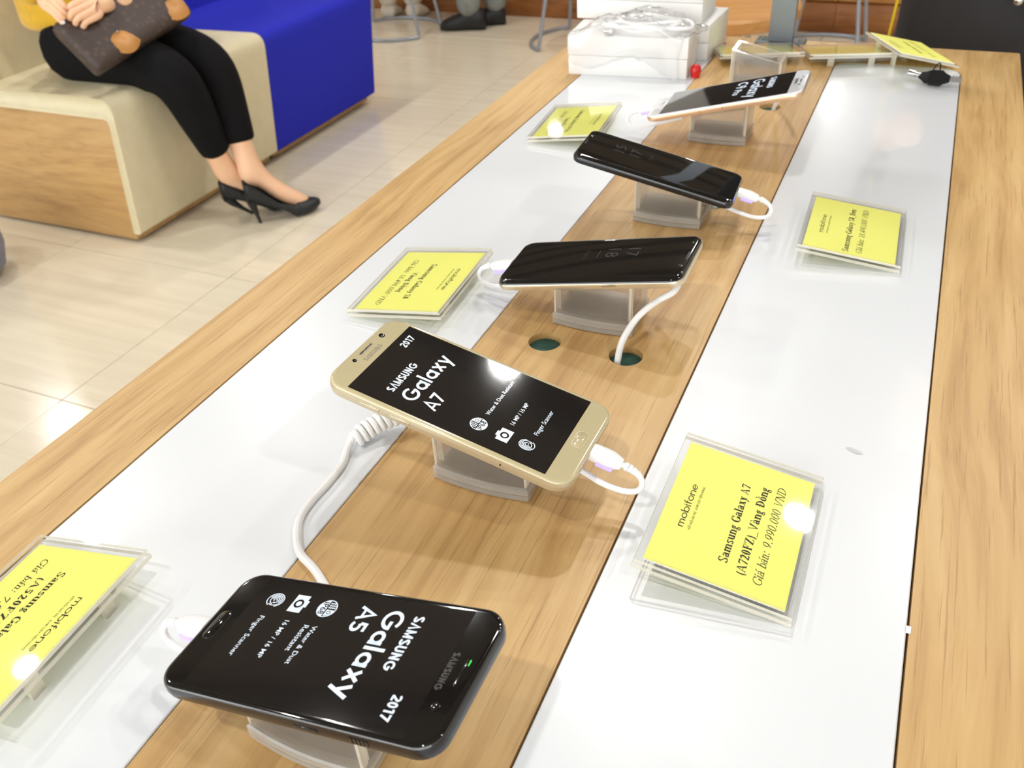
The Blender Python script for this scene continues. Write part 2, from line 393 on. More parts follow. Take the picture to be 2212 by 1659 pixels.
# serif face built from stems, bowls and slabs. cap 0.66, x-height 0.45
def serif_glyph(ch, S, T, ital=False):
    g = Ink(); C = 0.66; X = 0.45; A = 0.68; SF = 0.07
    def foot(x, y, up, l=SF, r=SF, w_=S):
        h = 0.03
        y0, y1 = (y, y + h) if up else (y - h, y)
        g.rect(x - l, y0, x + w_ + r, y1)
    def stem(x, y0, y1, b_=True, t=True, w_=S, tl=SF, tr=SF):
        g.rect(x, y0, x + w_, y1)
        if b_ and not ital: foot(x, y0, True, w_=w_)
        if b_ and ital: g.ring(x + w_ + 0.05, y0 + 0.06, 0.075, 0.065, T, T, 180, 320)
        if t: g.rect(x - tl, y1 - 0.03, x + w_ + (tr if t == 2 else 0), y1)
    def diag(x0, y0, x1, y1, w_): g.poly([(x0, y0), (x0 + w_, y0), (x1 + w_, y1), (x1, y1)])
    W = 0.5
    if ch in 'aàá':
        st = 0.26; g.rect(st, 0.05, st + S, 0.33); g.ring(0.14 + S / 2, 0.31, 0.12 + S / 2, 0.15, S * 0.8, T, 0, 165)
        g.ring(0.16, 0.135, 0.14, 0.14, S * 0.9, T, 30, 330); g.poly([(st, 0.05), (st + S, 0.0), (st + S + 0.08, 0.05), (st + S, 0.09)])
        if ch == 'à': g.poly([(0.08, 0.66), (0.16, 0.68), (0.26, 0.53), (0.22, 0.52)])
        if ch == 'á': g.poly([(0.20, 0.52), (0.24, 0.52), (0.36, 0.67), (0.28, 0.68)])
        W = st + S + 0.09
    elif ch == 'm':
        for k in range(3): stem(0.05 + k * (S + 0.15), 0, X - 0.08 if k else X, True, k == 0, tr=0)
        for k in range(2): g.ring(0.05 + S + 0.06 + k * (S + 0.15) + 0.02, X - 0.13, 0.10 + S * .7, 0.13, S * .9, T * 1.4, 0, 150)
        W = 0.05 + 3 * S + 0.30 + 0.08
    elif ch in 'nh':
        stem(0.05, 0, A if ch == 'h' else X, True, True); stem(0.05 + S + 0.16, 0, X - 0.1, True, False)
        g.ring(0.05 + S + 0.07, X - 0.14, 0.09 + S, 0.14, S, T * 1.4, 0, 150); W = 0.05 + 2 * S + 0.16 + 0.07
    elif ch == 'u':
        stem(0.04, 0.1, X, False, True); g.rect(0.04 + S + 0.15, 0, 0.04 + 2 * S + 0.15, X); g.rect(0.04 + S + 0.08, X - 0.03, 0.04 + S + 0.15, X)
        g.ring(0.04 + S + 0.07, 0.14, 0.08 + S, 0.14, S, T * 1.4, 180, 330); g.rect(0.04 + 2 * S + 0.15, 0, 0.04 + 2 * S + 0.2, 0.03); W = 0.04 + 2 * S + 0.22
    elif ch in 'sS':
        h = C if ch == 'S' else X; r = h / 4; wd = 0.19 + S * 0.3 if ch == 'S' else 0.13 + S * 0.3
        cx = wd + 0.03
        g.ring(cx, h - r - 0.005, wd, r + T / 2, S * .9, T, 25, 205); g.ring(cx, r, wd, r + T / 2, S * .9, T, -155, 25)
        g.poly([(cx - wd, h - r), (cx - wd + S, h - r - 0.04), (cx + wd, r), (cx + wd - S, r + 0.04)])
        g.rect(cx + wd - 0.06, h - r - 0.02, cx + wd - 0.02, h); g.rect(cx - wd + 0.0, 0, cx - wd + 0.04, r); W = 2 * wd + 0.09
    elif ch == 'g':
        g.ring(0.19, 0.29, 0.15, 0.16, S * .8, T, 0, 360); g.ring(0.19, -0.10, 0.18, 0.11, T * 1.5, T * 1.3, 0, 360)
        g.ring(0.14, 0.08, 0.09, 0.06, T * 1.5, S * .6, 90, 270); g.rect(0.14, 0.01, 0.28, 0.01 + S * .5); g.rect(0.3, 0.4, 0.42, 0.44); W = 0.44
    elif ch == 'l': stem(0.05, 0, A, True, True, tr=0); W = S + 0.13
    elif ch == 'i': stem(0.05, 0, X, True, True); g.disc(0.05 + S / 2, 0.6, max(0.05, S * .5)); W = S + 0.13
    elif ch == 'x':
        diag(0.30, 0, 0.04, X, S * 1.1); diag(0.04, 0, 0.32, X, T * 1.3)
        for x_, y_ in ((0.0, 0), (0.26, 0)): g.rect(x_, y_, x_ + 0.15, y_ + 0.03)
        for x_, y_ in ((0.0, X - .03), (0.27, X - .03)): g.rect(x_, y_, x_ + 0.15, y_ + 0.03)
        W = 0.36 + S
    elif ch == 'y':
        diag(0.20, 0, 0.03, X, S * 1.05); g.poly([(0.08, -0.19), (0.08 + T * 1.5, -0.19), (0.37, X), (0.37 - T * 1.4, X)])
        g.rect(0.0, X - .03, 0.17, X); g.rect(0.28, X - .03, 0.42, X); g.disc(0.08, -0.17, 0.05); W = 0.43
    elif ch == 'b':
        stem(0.05, 0, A, False, True, tr=0); g.ring(0.05 + S + 0.1, 0.22, 0.10 + S, 0.23, S, T, -160, 160); W = 0.05 + 2 * S + 0.2
    elif ch in 'oồ':
        g.ring(0.2 + S * .3, 0.225, 0.17 + S * .3, 0.235, S, T, 0, 360, 24); W = 0.4 + S * .6
        if ch == 'ồ':
            c = 0.2 + S * .3
            g.poly([(c - 0.14, 0.52), (c, 0.64), (c, 0.59), (c - 0.10, 0.51)]); g.poly([(c + 0.14, 0.52), (c + 0.10, 0.51), (c, 0.59), (c, 0.64)])
            g.poly([(c - 0.14, 0.80), (c - 0.06, 0.82), (c + 0.03, 0.68), (c - 0.01, 0.67)])
    elif ch == 'e':
        g.ring(0.19, 0.225, 0.16, 0.235, S, T * 1.2, 0, 325, 24); g.rect(0.05, 0.24, 0.35, 0.27); W = 0.39
    elif ch == 'r':
        stem(0.05, 0, X, True, True, tr=0); g.ring(0.05 + S + 0.1, X - 0.12, 0.12, 0.12, S * .8, T * 1.5, 30, 160); W = S + 0.27
    elif ch == 'G':
        g.ring(0.34, C / 2, 0.31, C / 2 + 0.01, S * 1.05, T, 40, 330, 28); g.rect(0.52, 0.06, 0.52 + S, 0.28); g.rect(0.45, 0.26, 0.58 + S, 0.29); g.rect(0.55, C * .68, 0.59, C); W = 0.62 + S * .5
    elif ch == 'C':
        g.ring(0.34, C / 2, 0.31, C / 2 + 0.01, S * 1.05, T, 40, 320, 28); g.rect(0.53, C * .66, 0.57, C); W = 0.62
    elif ch in 'AV':
        up = ch == 'A'; f = (lambda y: y) if up else (lambda y: C - y)
        g.poly([(0.30, f(C)), (0.30 + S * .4, f(C)), (0.56 + S * .5, f(0)), (0.56 - S * .6, f(0))]); g.poly([(0.30, f(C)), (0.34, f(C)), (0.09 + T, f(0)), (0.09, f(0))])
        if up: g.rect(0.17, 0.2, 0.47, 0.23)
        for x_ in (0.0, 0.46): g.rect(x_, min(f(0), f(0.03)), x_ + (0.18 if x_ == 0 else 0.24), max(f(0), f(0.03)))
        W = 0.68
    elif ch in 'DĐ':
        stem(0.09, 0, C, False, False); g.ring(0.09 + S * .5, C / 2, 0.46, C / 2, S * 1.1, 0.03, -90, 90, 36); g.rect(0.02, 0, 0.2 + S, 0.03); g.rect(0.02, C - .03, 0.2 + S, C)
        if ch == 'Đ': g.rect(0.0, C * .5 - .02, 0.3, C * .5 + .02)
        W = 0.66
    elif ch in 'FP':
        stem(0.09, 0, C, True, False); g.rect(0.02, C - .03, 0.45, C)
        if ch == 'F': g.rect(0.44, C * .74, 0.48, C); g.rect(0.1, C * .5, 0.34, C * .5 + .03); g.rect(0.32, C * .38, 0.36, C * .64)
        else: g.ring(0.2 + S * .6, C * .74, 0.26, C * .26, S, 0.03, -90, 90); g.rect(0.1, C * .48, 0.25, C * .48 + .03)
        W = 0.54
    elif ch == 'H':
        stem(0.08, 0, C, True, 2); stem(0.42, 0, C, True, 2); g.rect(0.1, C * .5, 0.45, C * .5 + .03); W = 0.56 + S
    elif ch == 'Z':
        g.rect(0.05, C - .035, 0.52, C); g.rect(0.03, 0, 0.52, .035); diag(0.03, 0, 0.52 - S * 1.1, C, S * 1.1); g.rect(0.05, C * .74, 0.09, C); g.rect(0.48, 0, 0.52, C * .26); W = 0.57
    elif ch == 'N':
        diag(0.46, 0, 0.06, C, S * 1.1); g.rect(0.08, 0, 0.08 + T * 1.4, C); g.rect(0.50 + S * .3, 0, 0.50 + S * .3 + T * 1.4, C)
        g.rect(0.0, 0, 0.2, .03); g.rect(0.0, C - .03, 0.17, C); g.rect(0.42, C - .03, 0.64, C); W = 0.66
    elif ch in '09':
        if ch == '0': g.ring(0.22, C / 2, 0.19, C / 2 + 0.01, S, T, 0, 360, 28)
        else:
            g.ring(0.22, C * .67, 0.19, C * .34, S, T, 0, 360, 24); g.ring(0.02, C * .64, 0.39, C * .63, S, T * 1.4, -70, 5)
        W = 0.46
    elif ch == '8': g.ring(0.22, C * .76, 0.15, C * .25, S * .8, T, 0, 360); g.ring(0.22, C * .27, 0.19, C * .28, S, T, 0, 360); W = 0.46
    elif ch == '7': g.rect(0.05, C - .09, 0.42, C); g.poly([(0.12, 0), (0.12 + S * .9, 0), (0.42, C - .05), (0.36, C - .09)]); g.rect(0.03, C - .18, 0.07, C); W = 0.45
    elif ch == '2': g.ring(0.21, C * .70, 0.17, C * .31, S, T, -25, 165); g.poly([(0.04, 0.0), (0.10, 0.0), (0.38, C * .55), (0.38 - S, C * .58)]); g.rect(0.04, 0, 0.40, 0.08); g.rect(0.38, 0, 0.42, 0.15); W = 0.46
    elif ch == '5': g.ring(0.19, 0.2, 0.19, 0.21, S, T * 1.5, -140, 120); g.rect(0.08, 0.33, 0.12, C); g.rect(0.08, C - .09, 0.38, C); W = 0.45
    elif ch == '1': g.rect(0.18, 0, 0.18 + S, C); g.rect(0.09, 0, 0.28 + S, .03); g.poly([(0.07, C - .12), (0.09, C - .15), (0.18 + S, C), (0.18, C)]); W = 0.42
    elif ch == '4': g.rect(0.26, 0, 0.26 + S, C); g.rect(0.03, 0.15, 0.43, 0.15 + .07); g.poly([(0.03, 0.17), (0.09, 0.17), (0.30, C), (0.26, C)]); W = 0.46
    elif ch == '(': g.ring(0.32, 0.24, 0.24, 0.46, S * .7, 0.02, 125, 235, 30); W = 0.26
    elif ch == ')': g.ring(0.0, 0.24, 0.24, 0.46, S * .7, 0.02, -55, 55, 30); W = 0.28
    elif ch == '_': g.rect(0, -0.12, 0.5, -0.08); W = 0.5
    elif ch == '.': g.disc(0.1, 0.045, 0.05); W = 0.22
    elif ch == ':': g.disc(0.12, 0.045, 0.05); g.disc(0.12, 0.38, 0.05); W = 0.28
    elif ch == ' ': W = 0.25
    return g, W
def serif_line(txt, bold=True):
    S, T = (0.14, 0.045) if bold else (0.065, 0.035)
    out = Ink(); x = 0
    for ch in txt:
        g, W = serif_glyph(ch, S, T, not bold)
        out.merge(g, x, 0, 1.0, shear=0.0 if bold else 0.24); x += W + 0.03
    return out
def put(dst, src, x0, x1, y0, h_ref=None, h=None, left=None):
    """place src so that it spans x0..x1 with baseline y0; glyph scale h is the em height"""
    a, b_, c, d = bbox(src)
    k = (x1 - x0) / (b_ - a); kk = h if h else k
    dst.merge(src, x0 - a * k, y0, kk, kx=k)

# stroke sans (rounded geometric): used for the telecom word mark and the big model names
def arcp(cx, cy, rx, ry, a0, a1, n=14):
    return [(cx + rx * math.cos(rad(a0 + (a1 - a0) * i / n)), cy + ry * math.sin(rad(a0 + (a1 - a0) * i / n))) for i in range(n + 1)]
def sans_word(txt, w_):
    o = Ink(); x = 0.0; h = w_ / 2
    X = 0.5; C = 0.72; A = 0.76
    for ch in txt:
        if ch == 'G':
            o.ribbon(arcp(x + .36, .36, .36 - h, .36 - h, 48, 350, 26) , w_); o.ribbon([(x + .40, .36), (x + .72, .36)], w_); W = .76
        elif ch == 'C': o.ribbon(arcp(x + .36, .36, .36 - h, .36 - h, 48, 312, 26), w_); W = .70
        elif ch == 'a': o.ribbon(arcp(x + .25, .25, .25 - h, .25 - h, 0, 360, 24), w_); o.rect(x + .5 - w_, 0, x + .5, X); W = .56
        elif ch == 'o': o.ribbon(arcp(x + .25, .25, .25 - h, .25 - h, 0, 360, 24), w_); W = .54
        elif ch == 'b': o.ribbon(arcp(x + .25, .25, .25 - h, .25 - h, 0, 360, 24), w_); o.rect(x, 0, x + w_, A); W = .55
        elif ch == 'l': o.rect(x, 0, x + w_, A); W = w_ + .07
        elif ch == 'i': o.rect(x, 0, x + w_, X); o.rect(x, X + .08, x + w_, X + .08 + w_); W = w_ + .08
        elif ch == 'x': o.ribbon([(x + h, 0), (x + .46 - h, X)], w_); o.ribbon([(x + h, X), (x + .46 - h, 0)], w_); W = .48
        elif ch == 'y': o.ribbon([(x + h, X), (x + .25, .02)], w_); o.ribbon([(x + .5 - h, X), (x + .16, -.25)], w_); W = .52
        elif ch == 'A': o.ribbon([(x + h * .8, 0), (x + .32, C - .01), (x + .64 - h * .8, 0)], w_); o.rect(x + .15, .16, x + .5, .16 + w_ * .85); W = .68
        elif ch == '5': o.ribbon([(x + .42, C - h), (x + .1, C - h), (x + .08, .40)], w_); o.ribbon(arcp(x + .21, .235, .22 - h * .5, .235 - h, 128, -140, 18), w_); W = .5
        elif ch == '7': o.ribbon([(x + .02, C - h), (x + .44, C - h), (x + .16, 0)], w_); W = .48
        elif ch == '9': o.ribbon(arcp(x + .24, .47, .24 - h, .25 - h, 0, 360, 20), w_); o.ribbon([(x + .47 - h, .45), (x + .25, 0)], w_); W = .52
        elif ch == 'P': o.rect(x, 0, x + w_, C); o.ribbon([(x + h, C - h), (x + .26, C - h)] + arcp(x + .26, .5, .2, .22 - h, 90, -90, 12) + [(x + h, .28 + h)], w_); W = .52
        elif ch == 'r': o.rect(x, 0, x + w_, X); o.ribbon(arcp(x + .24, .28, .22, .2, 150, 80, 6), w_); W = .32
        elif ch == 'm':
            o.rect(x, 0, x + w_, X)
            for k in range(2): o.ribbon([(x + h + k * .28, .34)] + arcp(x + h + .14 + k * .28, .36, .14, .14 - h, 180, 0, 10) + [(x + h + .28 + k * .28, 0)], w_)
            W = .56 + w_ + .06
        elif ch == 'n': o.rect(x, 0, x + w_, X); o.ribbon([(x + h, .3)] + arcp(x + .21, .3, .21 - h, .2 - h, 180, 0, 12) + [(x + .42 - h, 0)], w_); W = .48
        elif ch == 'f': o.ribbon([(x + .1, 0), (x + .1, .6)] + arcp(x + .22, .6, .12, .14, 180, 80, 6), w_); o.rect(x, X - w_, x + .24, X); W = .28
        elif ch == 'e': o.ribbon(arcp(x + .25, .25, .25 - h, .25 - h, 0, 315, 22), w_); o.rect(x + h, .25 - h, x + .5 - h, .25 + h); W = .54
        elif ch == 'S':
            o.ribbon(arcp(x + .22, C * .74, .2 - h * .4, C * .26 - h, 30, 250, 12) + arcp(x + .22, C * .26, .22 - h * .4, C * .26 - h, 80, -150, 14), w_); W = .50
        elif ch == 'Λ': o.ribbon([(x + h, 0), (x + .28, C - .02), (x + .56 - h, 0)], w_); W = .60
        elif ch == 'M': o.rect(x, 0, x + w_, C); o.rect(x + .62 - w_, 0, x + .62, C); o.ribbon([(x + h, C - .05), (x + .31, .06), (x + .62 - h, C - .05)], w_); W = .70
        elif ch == 'U': o.ribbon([(x + h, C), (x + h, .22)] + arcp(x + .24, .22, .24 - h, .22 - h, 180, 360, 12) + [(x + .48 - h, C)], w_); W = .56
        elif ch == 'N': o.rect(x, 0, x + w_, C); o.rect(x + .5 - w_, 0, x + .5, C); o.ribbon([(x + h, C - .04), (x + .5 - h, .04)], w_); W = .58
        elif ch == '2': o.ribbon(arcp(x + .21, C - .21, .2 - h * .3, .21 - h, 170, -35, 14) + [(x + h * .8, h)], w_); o.rect(x + .02, 0, x + .44, w_); W = .5
        elif ch == '0': o.ribbon(arcp(x + .22, C / 2, .22 - h, C / 2 - h, 0, 360, 22), w_); W = .5
        elif ch == '1': o.rect(x + .14, 0, x + .14 + w_, C); o.ribbon([(x, C - .14), (x + .17, C - .03)], w_ * .9); W = .36
        elif ch == '8': o.ribbon(arcp(x + .22, .53, .18 - h * .5, .19 - h, 0, 360, 18), w_); o.ribbon(arcp(x + .22, .19, .21 - h * .5, .19 + h * .2, 0, 360, 18), w_); W = .5
        else: W = .28
        x += W + .02
    return o
def font_ink(txt, bold=0.0):
    cu = bpy.data.curves.new('t', 'FONT'); cu.body = txt; cu.size = 1.0; cu.offset = bold; cu.resolution_u = 3
    ob = bpy.data.objects.new('t', cu); COL.objects.link(ob)
    me = bpy.data.meshes.new_from_object(ob.evaluated_get(bpy.context.evaluated_depsgraph_get()))
    o = Ink(); o.v = [tuple(v.co) for v in me.vertices]; o.f = [tuple(p.vertices) for p in me.polygons]
    bpy.data.objects.remove(ob); bpy.data.curves.remove(cu); bpy.data.meshes.remove(me)
    return o

# ------------------------------------------------------------------ the room
X0, X1, Y0, Y1 = -7.0, 3.4, -3.0, 9.0
def struct(o): o['kind'] = 'structure'; return o
fl = struct(MB().box(X0, Y0, -0.12, X1, Y1, -0.012).build('floor', 'grout', smooth=False))
tsz = 0.6; gap = 0.002
tme = None
tb = MB(); tb.box(-tsz / 2 + gap / 2, -tsz / 2 + gap / 2, -0.012, tsz / 2 - gap / 2, tsz / 2 - gap / 2, 0.0)
t0 = tb.build('tile', 'tile', fl, bevel=0.0008, bseg=1)
xs = [-1.635 + tsz * (i + 0.5) for i in range(-9, 8)]; ys = [1.03 + tsz * (j + 0.5) for j in range(-4, 13)]
first = True
for x_ in xs:
    for y_ in ys:
        if x_ - tsz / 2 < X0 or x_ + tsz / 2 > X1 or y_ - tsz / 2 < Y0 or y_ + tsz / 2 > Y1: continue
        if y_ > 5.2 or y_ < -0.5 or x_ > 1.6: continue
        if first: o = t0; first = False
        else: o = t0.copy(); COL.objects.link(o)
        o.location = (x_, y_, 0)
# floor beyond the tiles that can be told apart
fb = MB()
yt0 = 1.03 + tsz * -3; yt1 = 1.03 + tsz * 7
fb.box(X0, Y0, -0.012, X1, -0.77, -0.0005); fb.box(X0, 5.23, -0.012, X1, Y1, -0.0005); fb.box(1.966, -0.77, -0.012, X1, 5.23, -0.0005)
fb.build('far_paving', 'tile', fl, smooth=False)
struct(MB().box(X0 - 0.1, Y0, 0, X0, Y1, CEIL).build('wall_left', 'wall_paint', smooth=False))
struct(MB().box(X1, Y0, 0, X1 + 0.1, Y1, CEIL).build('wall_right', 'wall_paint', smooth=False))
wb = struct(MB().box(X0, Y1, 0, -3.0, Y1 + 0.1, CEIL).box(-1.7, Y1, 0, X1, Y1 + 0.1, CEIL).build('wall_back', 'wall_paint', smooth=False))
MB().box(-3.0, Y1 - 0.02, 0, -1.7, Y1 + 0.1, CEIL).build('dark_reflection_panel', 'wall_dark', wb, smooth=False)  # unseen dark wall stretch, added and sized for reflections in the far phone
for i in range(5):
    MB().box(-6.7 + i * 0.75, Y1 - 0.03, 0.9, -6.66 + i * 0.75, Y1, CEIL).build('wall_batten', 'ceiling_beam', wb, smooth=False)
wf = struct(MB().box(X0, Y0 - 0.1, 0, X1, Y0, 0.25).box(X0, Y0 - 0.1, 2.6, X1, Y0, CEIL).build('wall_front', 'wall_paint', smooth=False))
wn = struct(MB().box(X0, Y0 - 0.06, 0.25, X1, Y0 - 0.05, 2.6).build('fill_window_1', 'acrylic_cover', smooth=False))  # unseen shopfront glazing, added to let in soft frontal fill light
for i in range(6):
    xx = X0 + (X1 - X0) * i / 5
    MB().box(xx - 0.03, Y0 - 0.09, 0.25, xx + 0.03, Y0, 2.6).build('fill_window_mullion', 'post_grey', wn, smooth=False)
ce = struct(MB().box(X0, Y0, CEIL, X1, Y1, CEIL + 0.1).build('ceiling', 'ceiling', smooth=False))
for i in range(14):
    yy = Y0 + 0.5 + i * 0.85
    MB().box(X0, yy, CEIL - 0.06, X1, yy + 0.14, CEIL).build('ceiling_beam', 'ceiling_beam', ce, smooth=False)
ring_me = None
for (lx, ly) in LAMPS:
    e = empty('ceiling_downlight', (lx, ly, CEIL))
    tag(e, 'round recessed downlight in the shop ceiling', 'downlight', 'ceiling downlights')
    if ring_me is None:
        lo = [[(r * math.cos(2 * pi * k / 24), r * math.sin(2 * pi * k / 24), z) for k in range(24)] for r, z in ((0.056, -0.055), (0.075, -0.065), (0.08, -0.06), (0.08, 0.0))]
        o = MB().loft(lo, cap=False).build('lamp_trim', 'lamp_trim', e); ring_me = o.data
    else:
        o = bpy.data.objects.new('lamp_trim', ring_me); COL.objects.link(o); o.parent = e
    ld = bpy.data.lights.new('lamp', 'AREA'); ld.shape = 'DISK'; ld.size = 0.105; ld.energy = LAMP_W
    ld.color = (1.0, 0.985, 0.955)
    lo_ = bpy.data.objects.new('lamp', ld); COL.objects.link(lo_); lo_.parent = e; lo_.location = (0, 0, -0.062)

# ------------------------------------------------------------------ display table
TZ = 0.785
tbl = empty('display_table', (-0.184, 0.6, 0))
tag(tbl, 'long oak display table with two inset white panels', 'table')
bx, by = -0.184, 0.6
def loc(pts): return [(p[0] - bx, p[1] - by, 0) for p in pts]
def rr2(x0, y0, x1, y1, r, seg=8): return loc(rrect(x1 - x0, y1 - y0, r, seg, 0, (x0 + x1) / 2, (y0 + y1) / 2))
HOLES = [(-0.218, 0.513), (-0.1548, 0.5148), (-0.1546, 1.0779), (-0.1568, 0.7901)]
PANELS = [(-0.4185, -0.05, -0.267, 1.282), (-0.1035, -0.05, 0.0495, 1.282)]
TX0, TX1, TY0, TY1 = -0.487, 0.119, -0.14, 1.372
holes = [rr2(a - 0.0012, b_ - 0.0012, c + 0.0012, d + 0.0012, 0.026) for a, b_, c, d in PANELS]
holes += [loc(circ(0.0125, 28, x_, y_)) for x_, y_ in HOLES]
me = plate_mesh([rr2(TX0, TY0, TX1, TY1, 0.004, 3)] + holes, 0.03)
link('table_top', me, 'oak', tbl, smooth=False, loc=(0, 0, TZ))
ub = MB().box(TX0 + 0.012 - bx, TY0 + 0.012 - by, TZ - 0.05, TX1 - 0.012 - bx, TY1 - 0.012 - by, TZ - 0.0301)
ub.build('under_board', 'dark_gap', tbl, smooth=False)
for a, b_, c, d in PANELS:
    mb = MB(); ww, hh = c - a, d - b_
    lo = [rrect(ww, hh, 0.025, 8, -0.029), rrect(ww, hh, 0.025, 8, -0.0006), rrect(ww - 0.0012, hh - 0.0012, 0.0245, 8, 0.0)]
    mb.loft(lo)
    mb.build('white_panel', 'white_acrylic', tbl, loc=((a + c) / 2 - bx, (b_ + d) / 2 - by, TZ))
for x_, y_ in HOLES:
    MB().lathe([(0.0, -0.012), (0.0123, -0.012), (0.0123, -0.0052), (0.011, -0.0048), (0.0, -0.0046)], 24).build('hole_plug', 'teal', tbl, loc=(x_ - bx, y_ - by, TZ))
for yy in (TY0 + 0.10, TY1 - 0.16):
    MB().box(TX0 + 0.05 - bx, yy - by, 0, TX1 - 0.05 - bx, yy + 0.05 - by, TZ - 0.05).build('leg_panel', 'oak', tbl, bevel=0.003)
MB().box(-0.2, TY0 + 0.15 - by, 0.35, 0.2, TY1 - 0.16 - by, 0.38).build('stretcher_shelf', 'oak', tbl, bevel=0.002)
sm = Ink(); sm.poly([(-0.0052, 0.0022), (-0.002, 0.0028), (0.004, 0.0006), (0.0056, -0.0014), (0.002, -0.0022), (-0.0034, -0.0004)])
link('scuff_mark', sm.mesh('scuff_mark', 0.00025), 'stain', tbl, smooth=False, loc=(0.0101 - bx, 0.4611 - by, TZ))
MB().box(-0.0012, -0.002, 0, 0.0012, 0.002, 0.001).build('paint_chip', 'white_plastic', tbl, loc=(0.0502 - bx, 0.33 - by, TZ))

# ------------------------------------------------------------------ acrylic phone stands
SW, SD = 0.0635, 0.046
def stand(x_, yfront, high_right, label, puck=True, yaw=0.0):
    """open-topped clear box on a smoked base; the rim slopes 12.5 degrees"""
    s = 1 if high_right else -1
    e = empty('phone_stand', (x_, yfront + SD / 2, TZ), yaw); tag(e, label, 'phone stand', 'clear acrylic phone stands')
    hw = SW / 2
    def zt(x): return 0.045 + s * x * math.tan(rad(12.5))
    def bow(x): return -0.003 * (1 - (x / hw) ** 2)
    n = 8
    def slab(z0, z1, inset):
        a = hw - inset
        fr = [(-a + 2 * a * i / n, -SD / 2 + inset + bow(-a + 2 * a * i / n)) for i in range(n + 1)]
        ol = fr + [(a, SD / 2 - inset), (-a, SD / 2 - inset)]
        return [[(p[0], p[1], z) for p in ol] for z in (z0, z1)]
    l1 = slab(0.0, 0.0, 0.0015)[:1] + slab(0.0012, 0.0048, 0.0)
    MB().loft(l1).build('base_plate', 'acrylic_smoke', e, sharp=30)
    l2 = slab(0.0054, 0.0095, 0.0) + slab(0.0105, 0.0105, 0.001)[:1]
    MB().loft(l2).build('base_slab', 'acrylic_smoke', e, sharp=30)
    MB().loft(slab(0.0048, 0.0054, 0.0012)).build('base_seam', 'dark_gap', e, sharp=30)
    th = 0.0038
    def wall(name, path, depth_dir, z0=0.0106):
        # path: outer xy list, thickness pushed inward along depth_dir
        mb = MB(); k = len(path)
        out = [(p[0], p[1]) for p in path]; inn = [(p[0] + depth_dir[0] * th, p[1] + depth_dir[1] * th) for p in path]
        for i in range(k - 1):
            (ax, ay), (cx_, cy_) = out[i], out[i + 1]; (bx_, by_), (dx, dy) = inn[i], inn[i + 1]
            mb.add([(ax, ay, z0), (cx_, cy_, z0), (cx_, cy_, zt(cx_)), (ax, ay, zt(ax))], [(0, 1, 2, 3)], 1 if (k > 3 and i in (0, k - 2)) else 0)  # narrow end strips take the pale edge colour as painted bright edges
            mb.add([(bx_, by_, z0), (dx, dy, z0), (dx, dy, zt(dx)), (bx_, by_, zt(bx_))], [(3, 2, 1, 0)], 0)
            mb.add([(ax, ay, zt(ax)), (cx_, cy_, zt(cx_)), (dx, dy, zt(dx)), (bx_, by_, zt(bx_))], [(0, 1, 2, 3)], 1)
        for j in (0, k - 1):
            (ax, ay), (bx_, by_) = out[j], inn[j]
            mb.add([(ax, ay, z0), (bx_, by_, z0), (bx_, by_, zt(bx_)), (ax, ay, zt(ax))], [(0, 1, 2, 3)], 1)
        return mb.build(name, ['acrylic_panel', 'acrylic_edge'], e, smooth=False)
    a = hw - 0.0012
    xs_ = [-a + 2 * a * i / n for i in range(n + 1)]
    xs_ = [-a, -a + .0014] + xs_[1:-1] + [a - .0014, a]
    wall('front_panel', [(x, -SD / 2 + 0.0015 + bow(x)) for x in xs_], (0, 1))
    wall('back_panel', [(-a, SD / 2 - 0.0015), (-a + .0014, SD / 2 - 0.0015), (a - .0014, SD / 2 - 0.0015), (a, SD / 2 - 0.0015)], (0, -1))
    yi0, yi1 = -SD / 2 + 0.0062, SD / 2 - 0.0058
    wall('side_panel', [(-a, yi0), (-a, yi1)], (1, 0)); wall('side_panel', [(a, yi0), (a, yi1)], (-1, 0))
    # sloping inner shelf that carries the sensor puck
    mb = MB(); b_ = a - th
    mb.add([(-b_, yi0, zt(-b_) - 0.013), (b_, yi0, zt(b_) - 0.013), (b_, yi1, zt(b_) - 0.013), (-b_, yi1, zt(-b_) - 0.013),
            (-b_, yi0, zt(-b_) - 0.0095), (b_, yi0, zt(b_) - 0.0095), (b_, yi1, zt(b_) - 0.0095), (-b_, yi1, zt(-b_) - 0.0095)],
           [(3, 2, 1, 0), (4, 5, 6, 7), (0, 1, 5, 4), (1, 2, 6, 5), (2, 3, 7, 6), (3, 0, 4, 7)], 0)
    mb.build('inner_shelf', 'acrylic_panel', e, smooth=False)
    if puck:
        T = Matrix.Translation((0, 0.002, 0.045 - 0.0095)) @ Matrix.Rotation(-s * rad(12.5), 4, 'Y')
        MB().lathe([(0, 0), (0.015, 0), (0.0155, 0.001), (0.0155, 0.0085), (0.015, 0.0092), (0, 0.0092)], 28, T=T).build('sensor_puck', 'white_plastic', e)
    return e
SX = -0.188
stand(-0.190, 0.158, True, 'clear stand under the nearest black phone at the bottom of the picture')
stand(-0.1935, 0.347, False, 'clear stand under the gold phone with the gold bezel')
stand(-0.190, 0.539, True, 'clear stand under the dark-screened phone with silver gold edges')
stand(-0.1858, 0.731, False, 'clear stand under the all-black phone with rounded edges')
stand(-0.1885, 0.943, True, 'clear stand under the farthest phone with white bezel')
stand(-0.1835, 1.1195, False, 'empty clear stand with no phone beside the white boxes', puck=False)

